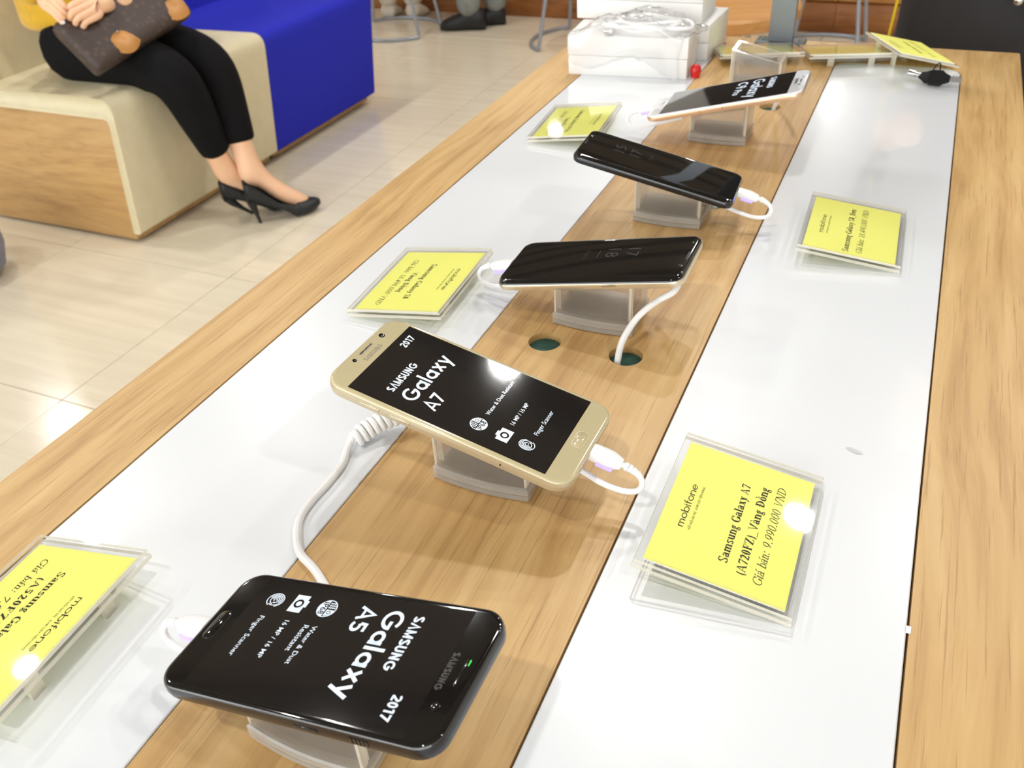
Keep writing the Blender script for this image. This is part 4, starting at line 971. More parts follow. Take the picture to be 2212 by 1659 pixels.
# keys
ke = empty('key_pair', (0.0225, 1.209, TZ)); tag(ke, 'pair of small keys with black plastic heads on the white panel', 'keys')
def key(ang, dx, dy, z, tube_key, roll):
    T = Matrix.Translation((dx, dy, z)) @ Matrix.Rotation(ang, 4, 'Z') @ Matrix.Rotation(roll, 4, 'X') @ Matrix.Scale(1.08, 4)
    hd = [(-.013, .004), (-.011, .0085), (.001, .0088), (.004, .0062), (.010, .0034), (.010, -.0034), (.004, -.0062), (.001, -.0088), (-.011, -.0085), (-.013, -.004)]
    k = MB().loft([[(p[0] * s_, p[1] * s_, zz) for p in hd] for s_, zz in ((.9, 0), (1, .0008), (1, .0030), (.9, .0038))], T=T).build('key_head', 'key_black', ke)
    if tube_key:
        T2 = T @ Matrix.Translation((.008, 0, .002)) @ Matrix.Rotation(pi / 2, 4, 'Y')
        MB().lathe([(0, 0), (.0026, 0), (.0026, .006), (.0038, .0062), (.0038, .0150), (.003, .0152), (.003, .011), (0, .011)], 18, T=T2).build('key_barrel', 'chrome', ke)
    else:
        bl = MB(); bl.box(.008, -.0030, .0010, .022, .0030, .0028, T=T)
        for q in range(3): bl.box(.012 + q * .003, .0028, .0010, .0135 + q * .003, .0042 - (q % 2) * .0006, .0028, T=T)
        bl.build('key_blade', 'chrome', ke)
key(rad(155), -.010, .006, .0062, True, rad(-30))
key(rad(-6), .004, -.006, .0095, False, rad(52))
MB().tube([(.0 + .011 * math.cos(a) * .4 - .003, .002 + .004 * math.sin(a), .013 + .012 * math.sin(a + .6)) for a in [2 * pi * k / 28 for k in range(29)]], .0008, 6).build('key_ring', 'key_black', ke)
# grey upright post at the far end
po = empty('metal_post', (-0.190, 1.352, TZ)); tag(po, 'grey rectangular metal post standing at the far end of the table', 'post')
MB().box(-.017, -.008, .004, .017, .008, .62).build('upright', 'post_grey', po, bevel=.001)
MB().box(-.034, -.018, 0, .034, .018, .004).build('foot_plate', 'post_foot', po, bevel=.001)
for sx in (-1, 1): MB().lathe([(0, .004), (.003, .004), (.003, .006), (0, .0065)], 10).build('screw', 'chrome', po, loc=(sx * .027, 0, 0))
MB().box(-.10, -.006, .50, .10, .006, .62).build('sign_plate', 'post_grey', po, bevel=.002)

# ------------------------------------------------------------------ bench of two upholstered units
def fillet(poly, rs, n=7):
    out = []
    for i, p in enumerate(poly):
        r = rs[i]; P0 = Vector(poly[i - 1]); P1 = Vector(p); P2 = Vector(poly[(i + 1) % len(poly)])
        if r <= 0: out.append(tuple(P1)); continue
        a = (P0 - P1).normalized(); b_ = (P2 - P1).normalized()
        A_ = P1 + a * r; B_ = P1 + b_ * r
        for k in range(n + 1):
            t = k / n; q = A_ * (1 - t) ** 2 + P1 * 2 * t * (1 - t) + B_ * t * t; out.append(tuple(q))
    return out
def extr(poly, y0, y1, soft=0.014):
    cx_ = sum(p[0] for p in poly) / len(poly); n = len(poly)
    # inset copies of the outline give soft rounded ends
    def inset(d):
        out = []
        for i in range(n):
            a = Vector(poly[i - 1]); b_ = Vector(poly[i]); c = Vector(poly[(i + 1) % n])
            t = ((b_ - a).normalized() + (c - b_).normalized()).normalized(); nn = Vector((-t.y, t.x))
            out.append(b_ + nn * d)
        return out
    area = sum(poly[i - 1][0] * poly[i][1] - poly[i][0] * poly[i - 1][1] for i in range(n)) / 2
    sg = 1 if area > 0 else -1
    lo = []
    for t in (0, .35, .7, 1): lo.append([(p[0], y0 + soft * (1 - math.sin(t * pi / 2)), p[1]) for p in inset(sg * soft * (1 - math.cos((1 - t) * pi / 2)))])
    for t in (1, .7, .35, 0): lo.append([(p[0], y1 - soft * (1 - math.sin(t * pi / 2)), p[1]) for p in inset(sg * soft * (1 - math.cos((1 - t) * pi / 2)))])
    return MB().loft(lo)
def bench(y0, y1, fabric, label, endpanel):
    e = empty('bench_unit', (-2.3, (y0 + y1) / 2, 0)); tag(e, label, 'bench', 'upholstered bench units')
    T = Vector((2.3, -(y0 + y1) / 2, 0))
    def fin(mb, name, mat, **kw):
        mb.v = [tuple(Vector(p) + T) for p in mb.v]; return mb.build(name, mat, e, **kw)
    shell = [(-2.008, .036), (-1.962, .442), (-2.50, .436), (-2.50, .386), (-1.992, .384), (-2.036, .036)]
    fin(extr(fillet(shell, [.012, .05, .0, .0, .02, .012]), y0, y1 - .002), 'seat_cover', fabric, sharp=60)
    back = [(-2.455, .425), (-2.53, .90), (-2.66, .90), (-2.66, .425)]
    fin(extr(fillet(back, [.01, .05, .05, .01]), y0, y1 - .002, .018), 'backrest', fabric, sharp=60)
    ya = y0 + (.012 if endpanel else 0.002)
    fin(MB().box(-2.65, ya + .03, .03, -2.045, y1 - .016, .384), 'seat_core', 'oak_bench', bevel=.001)
    pl = [(-2.043, .010), (-1.990, .385), (-2.66, .385), (-2.66, .010)]
    fl_ = fillet(pl, [.003, .03, 0, 0])
    mb = MB().loft([[(p[0], yy, p[1]) for p in fl_] for yy in (ya, ya + .028)]); fin(mb, 'end_panel', 'oak_bench', bevel=.0015)
    mb = MB().box(-2.64, ya + .02, .010, -2.040, y1 - .014, .034); fin(mb, 'plinth', 'oak_bench', bevel=.001)
    fin(MB().box(-2.60, ya + .03, 0, -2.075, y1 - .03, .0105), 'toe_shadow_foot', 'dark_gap')  # dark foot colour stands in for the toe-kick shadow
    return e
bench(1.704, 2.384, 'beige_leather', 'beige upholstered bench unit the seated woman sits on', True)
bench(2.384, 3.048, 'blue_fabric', 'blue upholstered bench unit behind the seated woman', True)
pf = empty('pouf', (-2.365, 1.372, 0)); tag(pf, 'round grey pouf at the left edge of the picture', 'pouf')
MB().lathe([(0, .006), (.085, .006), (.115, .03), (.130, .085), (.130, .13), (.115, .185), (.08, .212), (0, .220)], 32).build('cushion', 'pouf_grey', pf)
MB().lathe([(0, 0), (.075, 0), (.075, .008), (0, .008)], 24).build('foot_disc', 'dark_gap', pf)

# ------------------------------------------------------------------ people
def skin(nodes, edges, name, mat, parent, sub=2, root=None, origin=Vector((0, 0, 0))):
    names = list(nodes)
    me = bpy.data.meshes.new(name)
    me.from_pydata([Vector(nodes[n][0]) - origin for n in names], [(names.index(a), names.index(b_)) for a, b_ in edges], [])
    ob = bpy.data.objects.new(name, me); COL.objects.link(ob)
    sk = ob.modifiers.new('skin', 'SKIN'); sk.use_smooth_shade = True; sk.branch_smoothing = 0.4
    for i, n in enumerate(names):
        r = nodes[n][1]; r = r if isinstance(r, tuple) else (r, r)
        me.skin_vertices[0].data[i].radius = r
        me.skin_vertices[0].data[i].use_root = (n == (root or names[0]))
    sd = ob.modifiers.new('sub', 'SUBSURF'); sd.levels = sub; sd.render_levels = sub
    m2 = bpy.data.meshes.new_from_object(ob.evaluated_get(bpy.context.evaluated_depsgraph_get()))
    bpy.data.objects.remove(ob); bpy.data.meshes.remove(me)
    m2.materials.clear(); m2.name = name
    return link(name, m2, mat, parent, True, 180)
def chain(*n): return list(zip(n[:-1], n[1:]))

# seated woman
WO = Vector((-2.33, 1.93, 0))
wm = empty('person', WO); tag(wm, 'seated person in mustard sweater, black trousers and black heels holding a bag', 'person')
LA = (-1.790, 1.985, .150); RA = (-1.862, 1.958, .140)
nodes = {
 'pelvis': ((-2.285, 1.93, .545), .055), 'belly': ((-2.295, 1.93, .68), (.080, .090)), 'chest': ((-2.31, 1.93, .88), (.105, .13)), 'neck0': ((-2.31, 1.93, 1.03), .05), 'neck1': ((-2.29, 1.93, 1.09), .046), 'head0': ((-2.275, 1.93, 1.15), .070), 'head1': ((-2.275, 1.93, 1.22), .085), 'head2': ((-2.285, 1.93, 1.29), .06),
 'lsh': ((-2.31, 2.08, .98), .055), 'lel': ((-2.09, 2.14, .655), .040), 'lfa': ((-2.008, 1.965, .642), .036), 'lwr': ((-1.988, 1.845, .650), .025),
 'rsh': ((-2.31, 1.78, .98), .055), 'rel': ((-2.30, 1.735, .76), .038), 'rwr': ((-2.13, 1.735, .680), .025),
 'lhip': ((-2.20, 2.005, .500), .045), 'lkn': ((-1.868, 2.028, .455), .052), 'lcf': ((-1.842, 2.010, .32), .046), 'lan': (LA, .031), 'lmf': ((-1.735, 2.015, .085), .029), 'lball': ((-1.69, 2.050, .042), .027), 'ltoe': ((-1.664, 2.077, .026), .016), 'lheel': ((-1.785, 1.955, .115), .024),
 'rhip': ((-2.20, 1.865, .500), .045), 'rkn': ((-1.872, 1.880, .458), .052), 'rcf': ((-1.872, 1.915, .32), .046), 'ran': (RA, .031), 'rmf': ((-1.812, 2.015, .085), .029), 'rball': ((-1.77, 2.06, .042), .027), 'rtoe': ((-1.742, 2.092, .026), .016), 'rheel': ((-1.872, 1.945, .105), .024)}
edges = chain('pelvis', 'belly', 'chest', 'neck0', 'neck1', 'head0', 'head1', 'head2') + chain('chest', 'lsh', 'lel', 'lfa', 'lwr') + chain('chest', 'rsh', 'rel', 'rwr') + chain('pelvis', 'lhip', 'lkn', 'lcf', 'lan', 'lmf', 'lball', 'ltoe') + [('lan', 'lheel')] + chain('pelvis', 'rhip', 'rkn', 'rcf', 'ran', 'rmf', 'rball', 'rtoe') + [('ran', 'rheel')]
skin(nodes, edges, 'body', 'skin', wm, origin=WO)
tn = {'waist': ((-2.268, 1.93, .596), (.104, .138)), 'pelvis': ((-2.268, 1.93, .535), (.118, .152)),
 'rhip': ((-2.225, 1.862, .512), .108), 'rth': ((-2.04, 1.873, .494), .080), 'rkn0': ((-1.93, 1.880, .478), .075), 'rkn': ((-1.874, 1.884, .434), .071), 'rcf': ((-1.873, 1.912, .33), .060), 'rhm0': ((-1.868, 1.940, .235), .049), 'rhm': ((-1.867, 1.946, .212), .048),
 'lhip': ((-2.225, 2.008, .512), .108), 'lth': ((-2.04, 2.018, .494), .080), 'lkn0': ((-1.925, 2.026, .476), .075), 'lkn': ((-1.868, 2.030, .432), .071), 'lcf': ((-1.846, 2.016, .335), .060), 'lhm0': ((-1.820, 2.002, .250), .049), 'lhm': ((-1.815, 1.999, .228), .048)}
te = [('waist', 'pelvis')] + chain('pelvis', 'rhip', 'rth', 'rkn0', 'rkn', 'rcf', 'rhm0', 'rhm') + chain('pelvis', 'lhip', 'lth', 'lkn0', 'lkn', 'lcf', 'lhm0', 'lhm')
skin(tn, te, 'trousers', 'trousers_black', wm, root='pelvis', origin=WO)
swn = {'hem': ((-2.258, 1.922, .552), (.122, .174)), 'hem1': ((-2.262, 1.923, .600), (.122, .170)), 'w': ((-2.272, 1.93, .70), (.122, .165)), 'chest': ((-2.305, 1.93, .88), (.13, .16)), 'col': ((-2.31, 1.93, 1.01), .08),
 'lsh': ((-2.31, 2.09, .975), .078), 'lel': ((-2.145, 2.15, .755), .062), 'rsh': ((-2.31, 1.77, .975), .078), 'rel': ((-2.30, 1.74, .775), .060), 'rcu': ((-2.118, 1.732, .686), .037)}
skin(swn, chain('hem', 'hem1', 'w', 'chest', 'col') + chain('chest', 'lsh', 'lel') + chain('chest', 'rsh', 'rel', 'rcu'), 'sweater', 'sweater', wm, root='chest', origin=WO)
# hair and simple face (out of frame in the photograph)
HC = Vector((-2.285, 1.93, 1.235)) - WO
hp = [[(HC.x - .012 + .098 * math.cos(a) * s_ * (1 if math.cos(a) < 0 else .45), HC.y + .094 * math.sin(a) * s_, HC.z + z) for a in [2 * pi * k / 24 for k in range(24)]] for s_, z in ((.95, -.22), (1.0, -.12), (1.05, 0), (1.0, .05), (.75, .085), (.3, .10))]
MB().loft(hp).build('hair', 'hair', wm, sharp=180)
for s_ in (-1, 1):
    MB().lathe([(0, -.008), (.006, -.005), (.008, 0), (.006, .005), (0, .008)], 12).build('eye', 'sensor', wm, loc=(HC.x + .088, HC.y + s_ * .03, HC.z - .03))
    MB().lathe([(0, -.025), (.010, -.015), (.012, 0), (.010, .015), (0, .025)], 12).build('ear', 'skin', wm, loc=(HC.x, HC.y + s_ * .085, HC.z - .05))
MB().lathe([(0, -.018), (.012, -.012), (.009, .0), (.005, .02), (0, .025)], 12).build('nose', 'skin', wm, loc=(HC.x + .095, HC.y, HC.z - .05))
MB().box(-.004, -.022, -.004, .004, .022, .004).build('mouth', 'tan_leather', wm, bevel=.003, loc=(HC.x + .085, HC.y, HC.z - .09))
# hands
def hand(name, wrist, palm, knuckles, tips, thumb, r=.0095):
    n = {'w': (wrist, .023), 'p': (palm, .027)}; e_ = [('w', 'p')]
    for i, (k, mids) in enumerate(zip(knuckles, tips)):
        n['k%d' % i] = (k, r + .0015); e_.append(('p', 'k%d' % i)); prev = 'k%d' % i
        for j, t in enumerate(mids):
            n['f%d%d' % (i, j)] = (t, r - .0008 * j); e_.append((prev, 'f%d%d' % (i, j))); prev = 'f%d%d' % (i, j)
    prev = 'w'
    for j, t in enumerate(thumb):
        n['t%d' % j] = (t, r + .002 - .0012 * j); e_.append((prev if j else 'p', 't%d' % j)); prev = 't%d' % j
    return skin(n, e_, name, 'skin', wm, origin=WO, sub=2, root='p')
EN = Vector((0.73, -0.266, 0.63)); EU = Vector((0.165, 0.963, 0.215))
kn = [(-2.004, 1.756, .678), (-1.991, 1.753, .666), (-1.980, 1.757, .654), (-1.972, 1.766, .642)]
pp = [(-2.014, 1.722, .672), (-2.006, 1.712, .658), (-1.996, 1.716, .645), (-1.988, 1.730, .633)]
tp = [[p, tuple(Vector(p) - EN * .020 - EU * .006), tuple(Vector(p) - EN * .034 + EU * .010)] for p in pp]
hand('hand', (-1.988, 1.845, .650), (-1.990, 1.800, .660), kn, tp, [(-2.008, 1.806, .672), (-2.024, 1.775, .684), (-2.032, 1.745, .688)], .0092)
kn = [(-2.070, 1.722, .698), (-2.070, 1.713, .687), (-2.071, 1.705, .677), (-2.073, 1.699, .668)]
tp = [[tuple(Vector(k) + Vector((.026, -.010, -.004))), tuple(Vector(k) + Vector((.044, -.012, -.020))), tuple(Vector(k) + Vector((.048, -.006, -.034)))] for k in kn]
rh = hand('hand', (-2.13, 1.735, .680), (-2.100, 1.720, .676), kn, tp, [(-2.098, 1.742, .688), (-2.076, 1.752, .694), (-2.056, 1.758, .694)], .0084)
MB().loft([[(x_ * s_, y_ * s_, z) for x_, y_ in [(.0045 * math.cos(t), .0065 * math.sin(t)) for t in [2 * pi * k / 12 for k in range(12)]]] for s_, z in ((1, 0), (.9, .0016))], T=Matrix.Translation(Vector((-2.020, 1.688, .640)) - WO) @ Matrix.Rotation(rad(70), 4, 'Y')).build('finger_nail', 'nail', rh)
# pumps
def pump(heel, toe, hh, L_, name='shoe', lean=0.0):
    d = (Vector(toe) - Vector(heel)); d.z = 0; ang = math.atan2(d.y, d.x)
    T = Matrix.Translation(Vector(heel) - WO) @ Matrix.Rotation(ang, 4, 'Z')
    sole = lambda t: hh * (1 - min(1, t / .62) ** 1.35) + .003 + .016 * max(0, (t - .72) / .28) ** 1.6
    wid = lambda t: (.022 + .016 * min(1, t / .62) ** 1.2) if t < .68 else .038 * (1 - ((t - .68) / .34) ** 2.0) ** .75
    top = lambda t: .050 - .030 * min(1, t / .40) if t < .40 else .020 + .014 * min(1, (t - .40) / .26) if t < .66 else .034 * (1 - ((t - .66) / .37) ** 2) ** .6
    lo = []
    N_ = 22
    for i in range(N_ + 1):
        t = i / N_ * .995; w_ = max(.003, wid(t)); zs = sole(t); ht = max(.004, top(t) * 1.2); sec = []
        if t < .62:     # open top: trough
            for k in range(17):
                a = -pi / 2 + (k / 16 - .5) * pi * 1.0
                x = w_ * math.cos(a) if 0 else w_ * math.sin((k / 16 - .5) * pi); zz = zs + ht * (1 - abs(math.cos((k / 16 - .5) * pi)) ** .55)
                sec.append((t * L_, x, zz))
        else:
            cl = min(1, (t - .62) / .06)
            for k in range(17):
                s_ = (k / 16 - .5); a = s_ * pi * (1 + .92 * cl)
                x = w_ * math.sin(a) if abs(a) < pi / 2 or cl > 0 else w_; zz = zs + ht * .5 * (1 - math.copysign(abs(math.cos(a)) ** .8, math.cos(a))) if cl > 0.3 else zs + ht * (1 - abs(math.cos(s_ * pi)) ** .55)
                sec.append((t * L_, x, zz))
        lo.append(sec)
    sh = MB().loft(lo, cap=False, closed=False, T=T).build(name, 'shoe_black', wm, sharp=180)
    so = sh.modifiers.new('s', 'SOLIDIFY'); so.thickness = .003; so.offset = 0
    # back counter
    bc = [[(-.002 + .010 * (1 - math.cos(a)), .022 * math.sin(a), hh + z) for a in [(-1 + k / 6) * 1.2 for k in range(13)]] for z in (.004, .026, .052)]
    c = MB().loft(bc, cap=False, closed=False, T=T).build('heel_counter', 'shoe_black', sh); c.modifiers.new('s', 'SOLIDIFY').thickness = .003
    MB().tube([(.012, 0, hh + .004), (.014 + lean * .2, 0, hh * .75), (.020 + lean * .6, 0, hh * .35), (.024 + lean, 0, .002), (.024 + lean, 0, 0)], [.017, .012, .006, .0045, .005], 12, T=T).build('stiletto_heel', 'shoe_black', sh)
    sl = [[(t * L_, s_ * max(.002, wid(t)) * .72, sole(t) - .0015) for s_ in (-1, 0, 1)] for t in [.55 + .43 * k / 12 for k in range(13)]]
    o2 = MB().loft(sl, cap=False, closed=False, T=T).build('outsole', 'shoe_sole', sh); o2.modifiers.new('s', 'SOLIDIFY').thickness = .0025
    return sh
pump((-1.783, 1.930, 0), (-1.645, 2.094, 0), .075, .218)
pump((-1.885, 1.942, 0), (-1.727, 2.112, 0), .066, .222, lean=.05)

# handbag resting on her lap
ba = empty('handbag', (-2.03, 1.90, .60)); tag(ba, 'brown patterned handbag with tan leather patches on the seated person\'s lap', 'handbag')
BO = Vector((-2.03, 1.90, .60))
bA = Vector((-1.945, 1.688, .526)); bB = Vector((-1.888, 2.020, .600)); bD = Vector((-2.035, 1.716, .642))
eu = (bB - bA); Lu = eu.length; eu.normalize(); ev = bD - bA; ev = ev - eu * ev.dot(eu); Lv = ev.length + .01; ev.normalize(); en = eu.cross(ev); en = en if en.z > 0 else -en
lo = []
for (ins, dz) in ((.030, -.062), (.008, -.056), (0, -.034), (.001, -.012), (.006, -.003), (.02, .003), (.05, .007)):
    pr = rrect(Lu - 2 * ins, Lv - 2 * ins * .7, max(.004, .012 - ins * .1), 5)
    lo.append([bA + eu * (Lu / 2 + p[0]) + ev * (Lv / 2 + p[1]) + en * (dz + .004 * noise.noise(Vector((p[0] * 20, p[1] * 20, dz * 20)))) - BO for p in pr])
MB().loft(lo).build('bag_body', 'canvas', ba, sharp=60)
def patch(uc, vc, ru, rv, rot, lift=.0065):
    g = []
    for j in range(5):
        rr_ = j / 4
        g.append([bA + eu * (uc + rr_ * (ru * math.cos(t) * math.cos(rot) - rv * math.sin(t) * abs(math.sin(t)) ** .55 * math.sin(rot))) + ev * (vc + rr_ * (rv * math.sin(t) * abs(math.sin(t)) ** .55 * math.cos(rot) + ru * math.cos(t) * math.sin(rot))) + en * (lift - .010 * rr_ ** 3) - BO for t in [2 * pi * k / 20 for k in range(20)]])
    top_ = g[::-1]
    o = MB().loft(top_, cap=True).build('leather_patch', 'tan_leather', ba, sharp=60)
    o.modifiers.new('s', 'SOLIDIFY').thickness = .004
    MB().lathe([(0, 0), (.004, 0), (.003, .003), (0, .004)], 10).build('rivet', 'chrome', o, loc=tuple(bA + eu * uc + ev * (vc + rv * .55) + en * (lift + .002) - BO))
patch(.112, .030, .046, .038, -.45, .010)
patch(.300, .034, .044, .040, -.9, .010)
MB().tube([p - BO for p in bez([bA + eu * .1 + ev * (Lv - .005) + en * -.02, bA + eu * .12 + ev * (Lv + .03) + en * .0, bA + eu * .2 + ev * (Lv + .05) + en * .0, bA + eu * .28 + ev * (Lv + .03), bA + eu * .3 + ev * (Lv - .005) + en * -.02], 30)], .006, 8).build('bag_handle', 'tan_leather', ba)

# standing person in black at the far right
PO = Vector((0.16, 1.66, 0))
pr_ = empty('person', PO); tag(pr_, 'person in black clothes with a yellow edge standing behind the far end', 'person')
nodes = {'pelvis': ((.16, 1.66, .92), (.13, .10)), 'belly': ((.16, 1.66, 1.08), (.12, .10)), 'chest': ((.16, 1.66, 1.28), (.14, .11)), 'neck': ((.16, 1.66, 1.45), .055), 'head0': ((.16, 1.64, 1.53), .075), 'head1': ((.16, 1.64, 1.61), .085), 'head2': ((.16, 1.65, 1.68), .06),
 'ls': ((-.01, 1.66, 1.38), .055), 'le': ((-.055, 1.70, 1.12), .042), 'lw': ((-.02, 1.60, .98), .03), 'lh': ((.02, 1.55, .96), .034), 'rs': ((.33, 1.66, 1.38), .055), 're': ((.375, 1.68, 1.12), .042), 'rw': ((.37, 1.62, .90), .03), 'rh': ((.37, 1.60, .82), .034),
 'lp': ((.07, 1.66, .84), .085), 'lk': ((.07, 1.66, .48), .058), 'la': ((.07, 1.68, .09), .04), 'lt': ((.06, 1.56, .035), .034), 'rp': ((.25, 1.66, .84), .085), 'rk': ((.25, 1.67, .48), .058), 'ra': ((.25, 1.69, .09), .04), 'rt': ((.26, 1.57, .035), .034)}
eg = chain('pelvis', 'belly', 'chest', 'neck', 'head0', 'head1', 'head2') + chain('chest', 'ls', 'le', 'lw', 'lh') + chain('chest', 'rs', 're', 'rw', 'rh') + chain('pelvis', 'lp', 'lk', 'la', 'lt') + chain('pelvis', 'rp', 'rk', 'ra', 'rt')
skin(nodes, eg, 'body', 'skin', pr_, origin=PO)
tr = {'w': ((.16, 1.66, 1.00), (.17, .125)), 'p': ((.16, 1.66, .90), (.175, .13)), 'lp': ((.075, 1.66, .80), .112), 'lk': ((.07, 1.66, .48), .085), 'la': ((.07, 1.675, .09), .07), 'rp': ((.245, 1.66, .80), .112), 'rk': ((.25, 1.67, .48), .085), 'ra': ((.25, 1.685, .09), .07)}
skin(tr, chain('w', 'p') + chain('p', 'lp', 'lk', 'la') + chain('p', 'rp', 'rk', 'ra'), 'trousers', 'jacket', pr_, root='p', origin=PO)
jl = []
for q, (z, a, b_, dy) in enumerate(((.640, .218, .150, -.010), (.70, .216, .150, -.008), (.80, .210, .146, -.006), (.92, .205, .142, 0), (1.08, .195, .135, 0), (1.28, .215, .135, 0), (1.40, .19, .11, 0), (1.46, .08, .075, 0))):
    jl.append([(a * math.cos(t) * (1 + .035 * math.sin(7 * t + q)) + .0, b_ * math.sin(t) * (1 + .05 * math.sin(5 * t + q * .8)) + dy, z) for t in [2 * pi * k / 48 for k in range(48)]])
MB().loft(jl, cap=True).build('jacket', 'jacket', pr_, sharp=180)
for (s_, pth) in ((-1, [(-.17, 0, 1.38), (-.215, .04, 1.12), (-.18, -.05, 1.0)]), (1, [(.17, 0, 1.38), (.215, .02, 1.12), (.21, -.03, .92)])):
    MB().tube(bez(pth, 16), [.07] * 5 + [.06] * 40 if False else .062, 14).build('sleeve', 'jacket', pr_, sharp=180)
MB().tube([(-.2165, -.090, .62), (-.2160, -.088, .72), (-.2105, -.085, .82), (-.206, -.080, .95), (-.196, -.075, 1.1)], .0022, 8).build('yellow_edging', 'yellow_trim', pr_)
MB().lathe([(0, 0), (.006, 0), (.0062, .0015), (.004, .003), (0, .0032)], 18, T=Matrix.Translation((-.050, -.158, .822)) @ Matrix.Rotation(pi / 2, 4, 'X')).build('snap_button', 'chrome', pr_)
MB().lathe([(0, -.11), (.06, -.10), (.09, -.03), (.095, .03), (.07, .08), (0, .10)], 20).build('hair', 'hair', pr_, loc=(0, .02, 1.63))
for s_ in (-1, 1):
    MB().loft([[(s_ * .09 + x_, y_, z) for x_, y_ in [(.045 * math.cos(t), -.05 + .12 * math.sin(t)) for t in [2 * pi * k / 16 for k in range(16)]]] for z in (0, .03, .06)]).build('shoe', 'shoe_black', pr_, sharp=60)

# ------------------------------------------------------------------ background: counter, stools and people at it
cn = empty('service_counter', (-2.0, 4.47, 0)); tag(cn, 'long brown wooden counter behind the stools', 'counter')
MB().box(-3.2, 0.12, .0, 3.4, .55, 1.0).build('counter_body', 'brown_wood', cn, smooth=False)
for i in range(11):
    MB().box(-3.2 + i * .6 + .0005, 0.0, .0, -3.2 + (i + 1) * .6 - .0005, .118, .128).build('kick_board', 'brown_wood', cn, bevel=.002)
for i in range(11):
    MB().box(-3.2 + i * .6 + .002, 0.03, .132, -3.2 + (i + 1) * .6 - .002, .118, .98).build('front_board', 'seat_wood', cn, bevel=.002)
MB().box(-3.22, -.02, 1.0, 3.42, .6, 1.04).build('counter_top', 'oak', cn, bevel=.003)
def stool(cx_, cy_, rot, label, feet=((.205, -.12), (.205, .12), (-.205, .12), (-.205, -.12)), bulge=.105, seat=(.17, .45, .03), rail_pairs=((3, 0), (1, 2))):
    e = empty('stool', (cx_, cy_, 0), rot); tag(e, label, 'stool', 'stools with grey tube frames')
    sr, sz, sth = seat; r = .0085
    for (fx, fy) in feet:
        MB().tube([(fx, fy, r), (fx * .62, fy * .75, sz - sth)], r, 10).build('leg', 'tube_grey', e)
    for a, b_ in rail_pairs:
        p, q = Vector((*feet[a], r)), Vector((*feet[b_], r)); mid = (p + q) / 2; out = Vector((mid.x, mid.y, 0)).normalized() * bulge
        path = []
        for k in range(17):
            t = k / 16; path.append(p.lerp(q, t) + out * (1 - (2 * t - 1) ** 2) ** .75)
        MB().tube(path, r, 10).build('floor_rail', 'tube_grey', e)
    MB().lathe([(0, sz - sth), (sr * .97, sz - sth), (sr, sz - sth * .8), (sr, sz - sth * .2), (sr * .97, sz), (0, sz)], 40).build('seat', 'seat_wood', e)
    return e
stool(-2.505, 4.075, 0, 'stool with curved grey floor rails beside the blue bench')
stool(-1.430, 4.085, rad(90), 'stool whose grey rail loops on the floor left of the boxes', feet=((.205, -.2), (.205, .2), (-.205, .2), (-.205, -.2)), bulge=.10)
stool(-0.400, 4.19, 0, 'stool behind the table\'s far end, right of the grey post', feet=((.155, -.17), (.155, .17), (-.155, .17), (-.155, -.17)), bulge=.055)
stool(-0.640, 2.99, rad(20), 'stool with a thick round wooden seat between boxes and post', feet=((.15, -.12), (.15, .12), (-.15, .12), (-.15, -.12)), bulge=.08, seat=(.27, .462, .046))
def shoe_low(parent, o, heel, ang, mat, L_=.27, w_=.048, h=.075):
    T = Matrix.Translation(Vector(heel) - o) @ Matrix.Rotation(ang, 4, 'Z'); lo = []
    for t, ws, hs in ((0, .55, .75), (.04, .8, 1.0), (.2, .9, 1.25), (.35, .88, 1.15), (.55, 1.0, .85), (.75, 1.05, .68), (.92, .8, .5), (1.0, .4, .3)):
        lo.append([(t * L_, ws * w_ * math.cos(a), max(0.0, hs * h * .5 * (1 + math.sin(a)))) for a in [2 * pi * k / 16 for k in range(16)]])
    return MB().loft(lo, T=T).build('shoe', mat, parent, sharp=180)
def figure(o, nodes, edges, cloth, tnodes, tedges, shirt, label, root):
    e = empty('person', o); tag(e, label, 'person', 'people at the counter')
    skin(nodes, edges, 'body', 'skin', e, origin=o, root=root); skin(tnodes, tedges, 'trousers', cloth, e, origin=o, root='p')
    return e
# seated on the first stool, facing the counter
o = Vector((-2.52, 4.03, 0))
nd = {'p': ((-2.52, 4.02, .56), .09), 'b': ((-2.52, 4.02, .72), .105), 'c': ((-2.52, 4.04, .92), .12), 'n': ((-2.52, 4.05, 1.08), .05), 'h': ((-2.52, 4.06, 1.17), .08), 'h2': ((-2.52, 4.06, 1.25), .075),
      'ls': ((-2.68, 4.04, 1.0), .05), 'le': ((-2.72, 4.15, .78), .04), 'lw': ((-2.66, 4.34, .86), .03), 'rs': ((-2.36, 4.04, 1.0), .05), 're': ((-2.32, 4.15, .78), .04), 'rw': ((-2.38, 4.34, .86), .03),
      'lk': ((-2.665, 4.32, .50), .05), 'la': ((-2.665, 4.30, .10), .035), 'rk': ((-2.53, 4.33, .50), .05), 'ra': ((-2.535, 4.335, .10), .035)}
ed = chain('p', 'b', 'c', 'n', 'h', 'h2') + chain('c', 'ls', 'le', 'lw') + chain('c', 'rs', 're', 'rw') + chain('p', 'lk', 'la') + chain('p', 'rk', 'ra')
td = {'p': ((-2.55, 4.03, .56), .13), 'lk': ((-2.665, 4.32, .50), .07), 'la': ((-2.665, 4.295, .05), .058), 'rk': ((-2.53, 4.33, .50), .07), 'ra': ((-2.535, 4.335, .05), .058)}
f1 = figure(o, nd, ed, 'cream_cloth', td, chain('p', 'lk', 'la') + chain('p', 'rk', 'ra'), None, 'person in cream trousers on the stool beside the blue bench, feet only', 'p')
